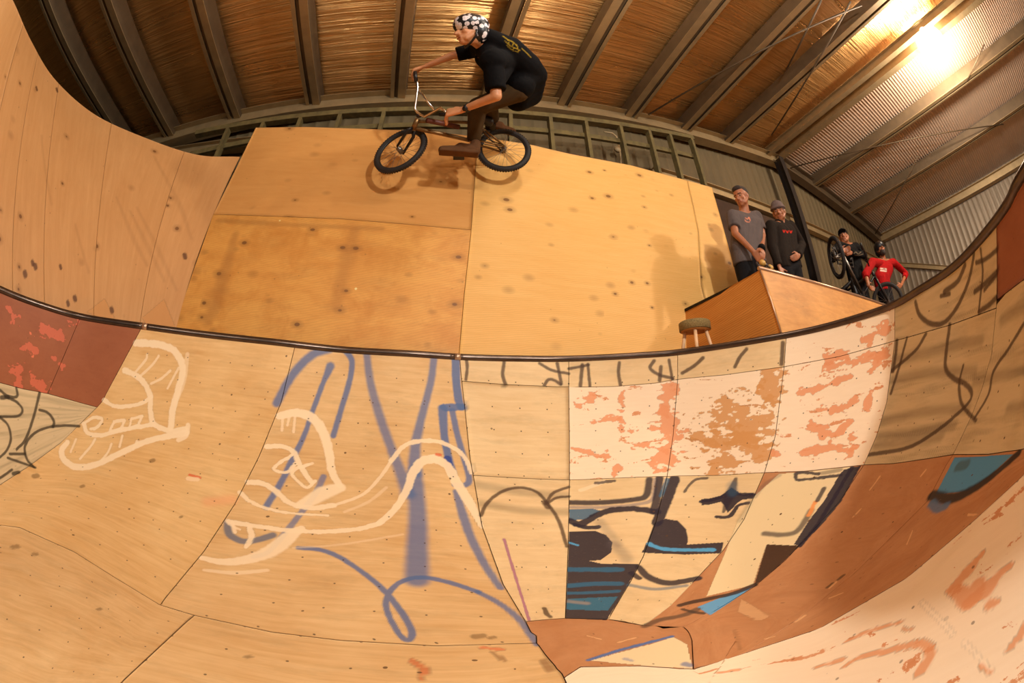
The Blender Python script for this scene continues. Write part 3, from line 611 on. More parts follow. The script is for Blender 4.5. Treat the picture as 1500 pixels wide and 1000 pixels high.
wp('worange', hs, vseam[2:], [(255,485),(300,493),(400,504),(500,515),(600,521),(672,523)], [(313,315),(283,400),(255,485)], fine=True,
   paints=[('cur', SK, [10,18,22,14], [(345,345),(330,400),(318,440),(306,470)], .4, 1.6), ('cur', SK, [12,20,16], [(520,340),(505,390),(492,450)], .3, 1.6), ('cur', SK, 6, [(320,324),(420,330),(560,336)], .35, 1.5)], label='orange varnished sheet with knots and washers')
wp('wright', top[4:], [(1006,265),(1014,300),(1022,340),(1026,420),('uv',2.75,zb)], [(672,523),('uv',1.2,zb),('uv',2.75,zb)], vseam, fine=False)
wp('wright', [(1006,265),(1042,275)], [(1042,275),(1055,320),(1068,368),(1078,406),('uv',3.3,zb)], [('uv',2.75,zb),('uv',3.3,zb)], [(1006,265),(1014,300),(1022,340),(1026,420),('uv',2.75,zb)], fine=False)
k = MB(); a = wsurf.hit((375,189)); b = wsurf.hit((1041,276))
for x0, x1 in ((a[0]+.03, b[0]-.02),):
    z1 = (a[1]+b[1])/2-.03; k.add([(x0, WY(1.33)+.03, 1.33), (x1, WY(1.33)+.03, 1.33), (x1, WY(z1)+.03, z1), (x0, WY(z1)+.03, z1)], [(3,2,1,0)], False)
k.obj('backing', M['base'], wt)
# curved plywood ramp on the left
lb = np.array([(-3.56,-1.2),(-3.54,.2),(-3.33,.98),(-3.12,1.52),(-2.88,1.9),(-2.6,2.23),(-2.36,2.47),(-2.17,2.68),(-2.01,WY(HC-.01)-.002)])
lt = np.array([(-4.2,-1.3),(-4.05,-.4)]+[tuple(atz(x, y, 3.3)[:2]) for x, y in ((17,0),(45,62),(80,118),(140,170),(220,206),(290,228))]+[tuple(wsurf.hit((352,231))) for _ in (0,)])
zt = np.array([3.3]*8+[lt[-1][1]]); lt[-1] = (lt[-1][0], WY(lt[-1][1])-.003)
LB3, LT3 = spline(np.c_[lb, np.full(9, HC-.01)], 24), spline(np.c_[lt, zt], 24); lu = np.linspace(0, 8, len(LB3))
def left_fn(u, v):
    A = np.stack([np.interp(u, lu, LB3[:, k]) for k in range(3)], 1); B = np.stack([np.interp(u, lu, LT3[:, k]) for k in range(3)], 1)
    v = np.asarray(v, float)[:, None]; q = A+(B-A)*v; q[:, :2] += ((B-A)[:, :2])*(-(v*(1-v))*.25*np.clip(8-np.asarray(u), 0, 1)[:, None]); return q
lsurf = Surf(left_fn, np.linspace(0, 8, 160), np.linspace(0, 1, 24))
lr = empty('curved_plywood_ramp', (-3.2, 1.5, HC), 'curved pine plywood ramp wall rising at the left edge of the photo', 'ramp wall')
sp = [0, 1.4, 2.6, 3.3, 4.1, 5.3, 6.7, 8.]
lp = []
for q in ([(190,310),(215,360),(240,412)], [(200,305),(228,360),(258,425)], [(170,290),(195,350),(215,390)], [(110,330),(130,400)], [(225,230),(262,300),(280,350)], [(60,200),(75,300)]):
    lp.append(('cur', L(130,85,45), [2, 6, 3], q, .17, 1.5))
for q in ([(127,458),(153,438),(168,466),(160,474)], [(208,466),(240,439),(258,484),(215,480)]): lp.append(('poly', L(200,140,80), q, .8))
for x, y, w in ((47,386,4),(51,391,5),(36,402,6),(88,392,3),(109,438,5),(99,445,4),(163,455,5),(52,131,3),(82,133,3),(270,376,5)): lp.append(('cur', L(88,50,26), w, [(x, y-2), (x+1, y+2)], .85, .5))
for i in range(len(sp)-1):
    a, b = sp[i], sp[i+1]
    ln_ = lambda u0, v0, u1, v1: [('uv', u0+(u1-u0)*t, v0+(v1-v0)*t) for t in np.linspace(0, 1, 12)]
    panel(lsurf, 'plywood_sheet', M['lramp'], lr, ln_(a, 1, b, 1), ln_(b, 1, b, 0), ln_(a, 0, b, 0), ln_(a, 1, a, 0), fine=(i > 1), lift=.012, gap=.001, paints=lp, res=.012 if i > 1 else None)
U, W = np.meshgrid(np.linspace(0, 8, 100), np.linspace(0, .99, 12), indexing='ij'); PB = left_fn(U.ravel(), W.ravel()); n, m = 100, 12
i = (np.arange(n-1)[:, None]*m+np.arange(m-1)[None]).ravel(); meshobj('backing', npmesh('backing', PB, np.stack([i, i+m, i+m+1, i+1], 1), True), M['base'], lr)
# deck around the bowl
q = MB(); V = []; us = np.linspace(0, sd[-1], 160)
for u in us:
    c = np.array([np.interp(u, sd, Cd[:, k]) for k in (0, 1)]); d = c-np.array([.6, .9]) if c[0] > .4 else np.array([0, 1.]); 
    if c[0] < -1.9: d = c-np.array([-1, .8])
    d = d/np.linalg.norm(d); kk = .9 if c[0] < .38 else 9.
    if kk > 1:
        if d[1] > 0: kk = min(kk, (4.05-c[1])/d[1])
        if d[0] > 0: kk = min(kk, (11.9-c[0])/d[0])
    o = c+d*kk; V += [(c[0], c[1], HC-.02), (o[0], o[1], HC-.02), (o[0], o[1], HC-.06), (c[0], c[1], HC-.06)]
F = []
for i in range(len(us)-1):
    for a, b in ((0, 1), (1, 2), (2, 3), (3, 0)): F.append((i*4+a, i*4+b, i*4+4+b, i*4+4+a))
q.add(V, F, False); M['deck'] = simple('dark_plywood_deck', L(150,108,66), .7, 0, .2, 6)
o = q.obj('deck', M['deck']); setp(o, 'plywood deck platform behind the steel coping that the onlookers stand on', 'deck')
# wedge ramp on the deck
bx = empty('wedge_ramp', (3.2, 1.95, HC), 'low plywood wedge ramp with a steel edge in front of the onlookers', 'ramp')
A = atz(1113, 394, 1.9); E_ = atz(1309, 448, 1.9); E_[1] = A[1]
Fb = atz(1153, 490, HC-.01)+(.10, .12, .01); Gt = np.array([2.457, WY(1.87), 1.87]); Gb = np.array([2.32, WY(1.32), 1.32])
def quad_surf(c00, c10, c11, c01):
    def f(u, v):
        u = np.asarray(u, float)[:, None]; v = np.asarray(v, float)[:, None]
        return (1-v)*((1-u)*c00+u*c10)+v*((1-u)*c01+u*c11)
    return Surf(f, np.linspace(0, 1, 12), np.linspace(0, 1, 12))
def quad_panel(c00, c10, c11, c01, name, mat, parent, paints=(), label=None):
    s_ = quad_surf(*map(np.array, (c00, c10, c11, c01)))
    e = lambda a, b: [('uv', a[0]+(b[0]-a[0])*t, a[1]+(b[1]-a[1])*t) for t in (0, .5, 1)]
    return panel(s_, name, mat, parent, e((0,0),(1,0)), e((1,0),(1,1)), e((0,1),(1,1)), e((0,0),(0,1)), False, .008, .001, paints, res=.02, label=label)
quad_panel(Gt, A+(0, 0, -.01), Fb, Gb, 'side_panel', M['boxl'], bx, label='orange plywood side with strong grain')
Er = np.array([E_[0], Fb[1], HC-.01])
quad_panel(A, E_, Er, Fb, 'riding_panel', M['boxf'], bx, label='scuffed tan plywood riding face')
k = MB(); k.box((A[0]+.03, A[1]+.0, HC), (E_[0], A[1]+.06, 1.885)); k.obj('frame', M['base'], bx)
k = MB(); k.tube([A+(-.01, .0, .006), E_+(0, 0, .006)], .019, 12); M['edge'] = simple('bare_steel_pipe', L(186,150,122), .35, .75); k.obj('coping_pipe', M['edge'], bx)
k = MB(); k.tube([A, Fb], .008, 8); k.obj('corner_trim', M['edge'], bx)
k = MB(); k.box((A[0]+.0, A[1]+.02, 1.86), (A[0]+.35, WY(1.87)-.02, 1.885)); k.obj('top_board', M['boxf'], bx)
# stool
sx, sy = at(1018, 480, 2.42)[:2]; st = empty('stool', (sx, sy, HC), 'small round stool with olive carpeted seat and pale wooden legs on the deck', 'stool')
zs = at(1018, 477, 2.42)[2]; M['carpet'] = simple('olive_carpet', L(128,108,66), .95, 0, .4, 120, .6); M['dowel'] = simple('pale_dowel', L(232,190,146), .6, 0, .08, 20); M['seatply'] = simple('seat_underside', L(180,120,56), .7)
k = MB(); k.tube([(sx, sy, zs-.04), (sx, sy, zs-.038), (sx, sy, zs+.022), (sx, sy, zs+.03), (sx, sy, zs+.032)], [.124, .13, .13, .12, .05], 36); k.obj('seat', M['carpet'], st)
k = MB(); k.tube([(sx, sy, zs-.045), (sx, sy, zs-.036)], [.118, .12], 32); k.obj('seat_board', M['seatply'], st)
for an in (-131, -215, -47, 49):
    a = math.radians(an); c, s_ = math.cos(a), math.sin(a); k = MB(); k.tube([(sx+.085*c, sy+.085*s_, zs-.04), (sx+.13*c, sy+.13*s_, HC-.02)], .0145, 12); k.obj('leg', M['dowel'], st)
# timber stud frame behind the wall
M['timber'] = simple('treated_green_timber', L(98,84,46), .8, 0, .3, 12, .3)
rl = [(288,196),(330,188),(400,177),(500,170),(562,166),(700,163),(750,166),(805,170),(858,177),(908,184),(955,193),(1012,203)]
R3 = [at(x, y, 3.5) for x, y in rl]; xs_ = np.array([p[0] for p in R3]); pf = np.polyfit(xs_, [p[2] for p in R3], 2); rz = lambda x: float(np.polyval(pf, x))
fr = empty('timber_frame', (0, 3.5, HC), 'green treated timber stud frame standing behind the plywood wall', 'stud frame')
k = MB(); xx = np.linspace(xs_[0], xs_[-1]+.03, 9)
for a, b in zip(xx[:-1], xx[1:]): k.bar((a, 3.5, rz(a)), (b+.004, 3.5, rz(b+.004)), .09, .07)
k.obj('top_rail', M['timber'], fr)
for px, py in ((335,190),(385,186),(440,178),(498,172),(562,168),(747,170),(805,174),(857,181),(908,189),(950,195),(980,199),(1012,206)):
    x = at(px, py, 3.5)[0]; k = MB(); k.bar((x, 3.5, rz(x)-.035), (x, 3.5, HC), .045, .09, up=(0, 1, 0)); k.obj('stud', M['timber'], fr)
k = MB(); k.bar((xs_[0]+.02, 3.54, rz(xs_[0])-.3), (xs_[-1], 3.54, rz(xs_[-1])-.34), .045, .07); k.obj('nogging', M['timber'], fr)
# ---------------------------------------------------------------- shed
ZR, XR, SL = 5.04+.8, 6.71, .1236
roofz = lambda x: ZR-SL*abs(x-XR)
YG, YB, XL, XRW = 4.15, -8., -9.0, 12.05
t = NT('wrinkled_foil'); oc = t.objc()
w1 = t.noise(t.map(oc, (.3, 14, 1), (0, 0, 0), (0, 0, .05)), 1.6, 5, .65, .8); w2 = t.noise(t.map(oc, (.35, 3.2, 1)), 1.1, 3, .5)
h = t.math('ADD', w1, t.math('MULTIPLY', w2, .8)); t.bump(h, .65, .09)
M['foil'] = t.set(Base_Color=t.mix(w1, L(222,166,100), L(246,196,128)), Metallic=.88, Roughness=t.ramp(w2, .3, .7, .24, .38))  # amber tint puts the plywood's reflection into the foil colour
M['purlin'] = simple('galvanised_purlin', L(166,142,104), .5, .55, .12, 6)
M['rafter'] = simple('dull_steel', L(100,82,60), .6, .4, .15, 5)
M['dark'] = simple('painted_dark_steel', L(46,38,34), .5, .3)
t = NT('roof_sheet'); M['roof'] = t.set(Base_Color=t.mix(t.noise(t.objc(), 1.2, 4), L(190,164,140), L(214,188,164)), Metallic=.3, Roughness=.5)  # sheet colour lightened to stand in for the lamp's bloom
M['clad'] = simple('cream_cladding', L(102,86,58), .8, .0, .08, 2)
M['sideclad'] = simple('grey_cladding', L(134,118,98), .5, .2, .08, 2)
M['floor'] = simple('concrete', L(110,98,84), .85, 0, .2, 3)
def struct(o): o['kind'] = 'structure'; return o
k = MB(); k.add([(XL, YB, 0), (XRW, YB, 0), (XRW, YG, 0), (XL, YG, 0), (XL, YB, -.1), (XRW, YB, -.1), (XRW, YG, -.1), (XL, YG, -.1)], [(0,1,2,3),(7,6,5,4),(0,4,5,1),(1,5,6,2),(2,6,7,3),(3,7,4,0)], False); struct(k.obj('floor', M['floor']))
zc = lambda x: roofz(x)+.26
k = MB(); k.add([(XL, YB, zc(XL)), (XR, YB, zc(XR)), (XR, YG, zc(XR)), (XL, YG, zc(XL)), (XL, YB, zc(XL)+.05), (XR, YB, zc(XR)+.05), (XR, YG, zc(XR)+.05), (XL, YG, zc(XL)+.05)], [(3,2,1,0),(4,5,6,7),(0,1,5,4),(1,2,6,5),(2,3,7,6),(3,0,4,7)], False); struct(k.obj('ceiling', M['foil']))
ny = int((YG-YB)/.076)*6; ys = np.linspace(YB, YG, ny); hh = .009*np.sin(2*math.pi*ys/.076)
def corr(xa, za, xb, zb_):
    V = np.concatenate([np.stack([np.full(ny, xa), ys, za+hh], 1), np.stack([np.full(ny, xb), ys, zb_+hh], 1)]); i = np.arange(ny-1); return V, np.stack([i, i+ny, i+ny+1, i+1], 1)
V, F = corr(XR, zc(XR), XRW+.1, zc(XRW+.1)); struct(meshobj('ceiling', npmesh('ceiling', V, F, True), M['roof']))
def cladding(name, p0, p1, ztop, mat, pitch=.2, depth=.01):
    p0 = np.array(p0, float); p1 = np.array(p1, float); Ln = np.linalg.norm(p1-p0); d = (p1-p0)/Ln; nn = np.array([-d[1], d[0]]); xs = [0.]; hs_ = [0.]
    for i in range(int(Ln/pitch)):
        s_ = i*pitch+.06; xs += [s_, s_+.012, s_+.04, s_+.052]; hs_ += [0, 1, 1, 0]
    xs.append(Ln); hs_.append(0); P = [p0+d*a+nn*depth*b for a, b in zip(xs, hs_)]; V = []; F = []
    for p in P: V += [(p[0], p[1], 0), (p[0], p[1], ztop(p[0]))]
    for i in range(len(P)-1): F.append((2*i, 2*i+2, 2*i+3, 2*i+1))
    me = npmesh(name, np.array(V), np.array(F)); return struct(meshobj(name, me, mat))
cladding('wall_back', (XRW, YG), (XR, YG), zc, M['clad']); cladding('wall_back', (XR, YG), (XL, YG), zc, M['clad'])
cladding('wall_right', (XRW, YB), (XRW, YG), zc, M['sideclad'], .19, .008)
cladding('wall_left', (XL, YG), (XL, YB), zc, M['clad']); cladding('wall_front', (XL, YB), (XR, YB), zc, M['clad']); cladding('wall_front', (XR, YB), (XRW, YB), zc, M['clad'])
# purlins
places = ['at the far left edge of the foil ceiling', 'second from the left under the foil', 'third from the left under the foil', 'fourth from the left, almost upright in the photo', 'just left of the rider above his hands', 'directly behind the rider\'s helmet', 'just right of the rider\'s back', 'two bays right of the rider', 'crossed by a brace rod, third right of the rider', 'fourth right of the rider, nearest the ridge']
def purlin(x, z, lab, w=.2, cat='roof purlin', grp='purlins under the roof'):
    r = empty('roof_purlin', (x, YG-.05, z), lab, cat, grp); y0, y1 = YB+.05, YG-.06
    fl = ((x, x+.05), (x+.1, x+w)) if x+w/2 < .4 else ((x, x+.1), (x+.15, x+w))
    for a, b in fl: k = MB(); k.box((a, y0, z), (b, y1, z+.008)); k.obj('bottom_flange', M['purlin'], r)
    k = MB(); k.box((fl[0][1], y0, z+.03), (fl[1][0], y1, z+.036)); k.box((x, y0, z+.008), (x+.004, y1, z+.24)); k.box((x+w-.004, y0, z+.008), (x+w, y1, z+.24)); k.obj('web', M['rafter'], r)
for i, x in enumerate((-5.02, -4.1, -2.93, -1.75, -.6, .62, 1.72, 2.85, 3.98, 5.05)): purlin(x, roofz(x)+.0, 'steel purlin '+places[i])
purlin(8.05, roofz(8.2)-.0, 'steel purlin under the corrugated roof, nearest below the lamp'); purlin(9.82, roofz(9.95)-.0, 'steel purlin under the corrugated roof, midway to the eave')
def beam(name, p, q, w_, h_, lab, cat, mat='rafter', grp=None, up=(0, 0, 1)):
    r = empty(name, p, lab, cat, grp); d = np.array(q, float)-np.array(p, float); d /= np.linalg.norm(d); a = np.cross(d, up); a /= np.linalg.norm(a); b = np.cross(a, d)
    for sg, nm in ((-1, 'flange'), (1, 'flange')):
        k = MB(); k.bar(np.array(p)+b*sg*h_/2, np.array(q)+b*sg*h_/2, w_, .01, up); k.obj(nm, M[mat], r)
    k = MB(); k.bar(p, q, .01, h_-.012, up); k.obj('web', M[mat], r); return r
beam('ridge_beam', (XR+.02, YG-.08, ZR+.07), (XR+.02, YB+.1, ZR+.07), .16, .2, 'long steel ridge beam running from the post up past the bright lamp', 'beam', 'purlin')
beam('ridge_beam', (XR-.3, YG-.08, ZR+.06), (XR-.3, YB+.1, ZR+.06), .12, .16, 'steel ridge channel on the foil side beside the ridge beam', 'beam', 'purlin')
beam('eave_beam', (XRW-.16, YG-.08, roofz(XRW)+.02), (XRW-.16, YB+.1, roofz(XRW)+.02), .22, .2, 'steel eave beam where the corrugated roof meets the right side wall', 'beam', 'purlin')
beam('gable_rafter', (XR, YG-.2, ZR-.06), (XRW-.1, YG-.2, roofz(XRW)-.06), .2, .3, 'dark steel rafter sloping down right from the ridge along the end wall', 'rafter')
beam('gable_rafter', (XR, YG-.2, ZR-.06), (XL, YG-.2, roofz(XL)-.06), .2, .24, 'steel rafter sloping down left from the ridge behind the timber frame', 'rafter', 'purlin')
pr = beam('steel_post', (6.5, YG-.36, HC), (6.5, YG-.36, ZR-.16), .15, .17, 'dark upright steel post under the ridge between the onlookers', 'post', 'dark', up=(0, 1, 0))
beam('steel_girt', (3.2, YG-.1, 3.58+.8), (XRW-.1, YG-.1, 3.58+.8), .14, .17, 'steel girt along the end wall behind the onlookers\' heads', 'girt', 'purlin')
beam('steel_girt', (-4.0, YG-.1, 3.42+.8), (3.1, YG-.1, 3.42+.8), .14, .16, 'steel girt along the end wall behind the timber studs', 'girt', 'purlin')
beam('diagonal_brace', (XRW-.07, 3.9, 3.62+.8), (XRW-.07, 1.6, 2.75+.8), .1, .12, 'short steel brace on the right side wall beside the man in red', 'brace', 'purlin')
beam('steel_girt', (XRW-.13, 3.9, 2.1+.8), (XRW-.13, -3, 2.5+.8), .16, .2, 'steel rail low on the right side wall above the curved coping', 'girt', 'rafter')
k = MB(); k.box((3.4, YG-.08, 0), (6.45, YG-.03, 3.46+.8)); o = k.obj('dark_band', simple('dark_band_brown', L(66,44,28), .9, 0, .25, 3)); setp(o, 'dark brown band on the end wall behind the two standing men at left', 'board')  # thin dark box over the dark band of the end wall
k = MB(); k.box((6.7, YG-.08, 0), (11.9, YG-.03, 2.28+.8)); o = k.obj('dark_band', bpy.data.materials['dark_band_brown']); setp(o, 'low dark band on the end wall right of the steel post', 'board')
def plane_pt(px, py, off=-.02):
    d = ray([(px, py)])[0]; best = None
    for s in (-1, 1):                  # z = ZR+off-SL*s*(x-XR)
        a = (ZR+off+SL*s*XR-EYE[2]+0-SL*s*EYE[0])/(d[2]+SL*s*d[0]); p = EYE+d*a
        if (p[0]-XR)*s >= 0: best = p
    return best if best is not None else p
for i, (a, b, lab) in enumerate((((950,168),(1262,8),'thin brace rod crossing the foil bays rising to the right'), ((1130,198),(1246,2),'steeper thin brace rod under the foil near the ridge'), ((1152,102),(1203,0),'short thin brace rod between two foil purlins'),
        ((1158,246),(1470,182),'thin brace rod across the upper corrugated roof bays'), ((1282,342),(1345,228),'thin brace rod in the lower corrugated bay by the end wall'), ((1416,118),(1442,64),'thin brace rod right of the bright lamp'))):
    k = MB(); p, q_ = plane_pt(*a), plane_pt(*b); k.tube([p, q_], .014, 8); o = k.obj('brace_rod', M['rafter']); setp(o, lab, 'brace rod', 'roof brace rods')
# cable and junction box on the frame
k = MB(); k.tube([at(x, y, 3.95) for x, y in ((885,193),(897,195),(903,200),(906,210),(908,222),(910,245))], .012, 8); M['pvc'] = simple('grey_conduit', L(176,150,110), .5)
ct = empty('electrical_conduit', at(906, 217, 3.95), 'pale conduit with a round junction box behind the studs', 'conduit'); k.obj('conduit', M['pvc'], ct)
k = MB(); c = at(906, 217, 3.93); k.tube([c, c+np.array([0, .05, 0])], .05, 20); k.obj('junction_box', M['pvc'], ct)
# lamps
M['lampglow'] = NT('lamp_glow').set(Base_Color=(1, 1, 1), Emission_Color=(1., .86, .66), Emission_Strength=60.)
def lamp(p, lab, power, r=.16, hood=True, colr=(1., .86, .70), soft=.12):
    p = np.array(p, float); e = empty('hanging_lamp', p+(0, 0, .3), lab, 'lamp')
    k = MB(); k.ell(p, (r, r, r*.9), nu=24, nv=16); k.obj('bulb', M['lampglow'], e)
    k = MB(); k.tube([p+(0, 0, r*.75), p+(0, 0, r*1.1), p+(0, 0, r*1.9), p+(0, 0, r*2.2)], [r*.75, r*.6, r*.4, r*.2], 24); k.obj('housing', M['dark'], e)
    k = MB(); k.tube([p+(0, 0, r*2.1), (p[0], p[1], min(zc(p[0]), p[2]+1.5))], .008, 6); k.obj('cord', M['dark'], e)
    ld = bpy.data.lights.new('lamp_light', 'POINT'); ld.energy = power; ld.color = colr; ld.shadow_soft_size = soft; lo = bpy.data.objects.new('lamp_light', ld); lo.location = V3(p-np.array([0, 0, r+.14])); col.objects.link(lo); lo.parent = e; lo.matrix_parent_inverse = Matrix.Translation(-e.location)
d = ray([(1364,62)])[0]; lamp(EYE+d*(6.72/d[0]), 'bright glowing lamp hanging under the ridge at top right', 520, .34)  # bulb oversized so its shape takes in the lamp's bloom
# ---------------------------------------------------------------- bikes
M['tyre'] = simple('black_rubber', L(34,28,26), .75, 0, .2, 60, .3); M['blk'] = simple('satin_black', L(30,26,26), .4, .2)
M['chrome'] = simple('chrome', L(215,205,195), .18, 1.); M['frame'] = simple('raw_bronze_frame', L(128,96,58), .35, .7); M['pad'] = simple('red_brown_frame_paint', L(96,42,26), .5)
M['grey'] = simple('brushed_grey', L(120,112,104), .35, .8)
def unit(v): v = np.array(v, float); return v/np.linalg.norm(v)
def basis(n):
    n = unit(n); a = unit(np.cross(n, (.1, .2, 1))); return n, a, np.cross(n, a)
def wheel(name, c, n, parent, spokes=24, R=.255, rimmat='blk', tm='tyre'):
    n, a, b = basis(n); c = np.array(c, float); P = lambda r, t, o=0: c+r*(math.cos(t)*a+math.sin(t)*b)+n*o
    k = MB(); k.tube([P(R-.045, 2*math.pi*i/56) for i in range(56)], .012, 8, True); w_ = k.obj(name, M[rimmat], parent)
    k = MB(); k.tube([P(R-.025, 2*math.pi*i/64) for i in range(64)], .025, 12, True)
    for i in range(64):
        t = 2*math.pi*i/64; k.bar(P(R-.001, t, -.014), P(R-.001, t+.05, .014), .012, .006, up=P(1, t)-c)
    k.obj('tyre', M[tm], w_)
    k = MB(); k.tube([c-n*.05, c-n*.03, c-n*.029, c+n*.029, c+n*.03, c+n*.05], [.01, .012, .024, .024, .012, .01], 16); k.obj('hub', M['grey'], w_)
    sp = None
    for i in range(spokes):
        t = 2*math.pi*i/spokes; s = 1 if i % 2 else -1; k = MB(); k.tube([P(.022, t+(.9 if i % 4 < 2 else -.9), s*.028), P(R-.052, t, 0)], .0014 if spokes > 20 else .002, 5, cap=False); k.obj('spoke', M['grey'], w_)
    return w_
def bike(label, fh, rh, fn_, rn, htb, htt, clamp, bb, seat, gl, gr, barpts, cross, pedals, spokes=24, group=None, fm='frame', barm='chrome'):
    fh, rh, htb, htt, clamp, bb, seat, gl, gr = (np.array(v, float) for v in (fh, rh, htb, htt, clamp, bb, seat, gl, gr)); fn_, rn = unit(fn_), unit(rn)
    e = empty('bmx_bike', (fh+rh)/2-np.array([0, 0, .25]), label, 'bicycle', group)
    wheel('front_wheel', fh, fn_, e, spokes); wheel('rear_wheel', rh, rn, e, spokes)
    def T(nm, pts, r, m, seg=10): k = MB(); k.tube(pts, r, seg); return k.obj(nm, M[m], e)
    T('head_tube', [htb, htt], .024, fm, 14); T('top_tube', [htt+(htb-htt)*.25, seat], .016, fm); T('down_tube', [htb+(htt-htb)*.15, bb], .019, fm); T('seat_tube', [bb, seat], .016, fm)
    for s in (-1, 1):
        T('seat_stay', [seat+(bb-seat)*.15+rn*s*.015, rh+rn*s*.055], .009, fm); T('chain_stay', [bb+rn*s*.03, rh+rn*s*.055], .010, fm)
        T('fork_leg', [htb+fn_*s*.02, htb+(fh-htb)*.18+fn_*s*.052, fh+fn_*s*.055], [.018, .015, .011], 'blk')
    st_ = seat+unit(seat-bb)*.05; T('seat_post', [seat, st_], .012, 'blk')
    k = MB(); f = unit(htt-rh); k.cap(st_-f*.09, st_+f*.12, .05, .022); k.obj('saddle', M['blk'], e)
    T('stem', [clamp, htt+unit(htt-htb)*.02], .022, 'blk'); T('handlebar', barpts, .0125, barm, 12); T('crossbar', cross, .010, barm, 10)
    for g, p in ((gl, barpts[0]), (gr, barpts[-1])): T('grip', [np.array(g), g+(np.array(p)-g)*1.0] if np.linalg.norm(np.array(p)-g) > .01 else [g, g+unit(clamp-g)*.1], .017, 'blk')
    n, a, b = basis(rn); k = MB(); k.tube([bb+rn*.05*(-1)+.055*(math.cos(t)*a+math.sin(t)*b) for t in np.linspace(0, 2*math.pi, 25)[:-1]], .008, 6, True)
    for t in range(4): k.tube([bb-rn*.05, bb-rn*.05+.055*(math.cos(t*1.57)*a+math.sin(t*1.57)*b)], .006, 6)
    k.obj('chainring', M['blk'], e)
    k = MB()
    for s in (1, -1): k.tube([bb-rn*.05+.05*s*np.cross(rn, unit(rh-bb)), rh-rn*.045+.02*s*np.cross(rn, unit(rh-bb))], .0045, 6)
    k.obj('chain', M['blk'], e)
    for p, s in zip(pedals, (1, -1)):
        p = np.array(p, float); T('crank_arm', [bb+rn*s*.06, p+0*rn], .011, 'blk'); k = MB(); k.bar(p-rn*0, p+rn*s*.095, .095, .018, up=(0, 0, 1)); k.obj('pedal', M['blk'], e)
    return e
import itertools
gn, gf = at(659,168,2.41), at(608,105,2.38); clamp = at(614,167,2.56)
bars = [gn, at(645,158,2.44), at(622,171,2.54), clamp, at(608,160,2.55), at(612,128,2.46), gf]
nfoot, ffoot = at(668,226,2.72), at(722,189,2.98)
bmx = bike('brass-coloured BMX bike in mid-air under the jumping rider, chrome handlebar turned', at(586,220,2.85), at(738,219,2.95), (.48,.87,-.07), (.14,.99,.05), at(605,190,2.68), at(612,174,2.6), clamp, at(694,207,2.85), at(702,180,2.78), gn+(0,0,0), gf, bars, [at(613,131,2.47), at(636,161,2.47)], [at(672,224,2.78), at(718,190,2.92)], 28)
k = MB(); k.tube([at(625,176,2.58), at(672,186,2.7)], .024, 12); k.obj('frame_pad', M['pad'], bmx)
# ---------------------------------------------------------------- people
def skin(name, c):
    t = NT(name); n = t.noise(t.objc(), 14, 3); t.b.inputs['Subsurface Weight'].default_value = .08; return t.set(Base_Color=t.mix(t.ramp(n, .3, .7), tuple(x*.85 for x in c), c), Roughness=.5)
M['skin'] = skin('warm_skin', L(206,142,98)); M['skin2'] = skin('dimmed_skin', L(160,98,64)); M['eye'] = simple('eye_dark', L(40,28,22), .3); M['lip'] = simple('lip', L(150,78,60), .5)  # onlookers' skin (second one) is darkened to carry the dim light there
def cloth(name, c, var=.15, paint=False):
    t = NT(name); n = t.noise(t.objc(), 9, 5, .6); f = t.noise(t.objc(), 160, 2); t.bump(n, .5, .02)
    base = t.mix(t.ramp(n, .3, .7), tuple(x*(1-var) for x in c), tuple(min(1, x*(1+var)) for x in c)); pa = t.n('Attribute', attribute_name='paint')
    t.b.inputs['Specular IOR Level'].default_value = .12
    return t.set(Base_Color=t.mix(pa.outputs['Alpha'], base, pa.outputs['Color']) if paint else base, Roughness=.9)
def paint_cloth(o, items):
    nm_ = o.data.materials[0].name+'_printed'
    if nm_ not in bpy.data.materials: cloth(nm_, PC[o.data.materials[0].name], .15, True)
    o.data.materials[0] = bpy.data.materials[nm_]
    me = o.data; n = len(me.vertices); P = np.empty(n*3, np.float32); me.vertices.foreach_get('co', P); P = P.reshape(-1, 3).astype(float); N = np.empty(n*3, np.float32); me.vertices.foreach_get('normal', N); N = N.reshape(-1, 3)
    facing = ((EYE-P)*N).sum(1) > 0; X = proj(P); rgba = np.zeros((n, 4))
    for c, w, pts in items:
        Q = curve_px(pts) if len(pts) > 2 else np.array(pts, float); best = np.full(n, 1e9)
        for a, b in zip(Q[:-1], Q[1:]):
            d = b-a; t = np.clip(((X-a)@d)/(d@d+1e-9), 0, 1); best = np.minimum(best, np.linalg.norm(X-a-t[:, None]*d, axis=1))
        m = np.clip(1.3-best/(w/2), 0, 1)*facing; over(rgba, np.arange(n), np.array(c), m)
    a = me.color_attributes.new('paint', 'FLOAT_COLOR', 'POINT'); a.data.foreach_set('color', rgba.astype(np.float32).ravel())
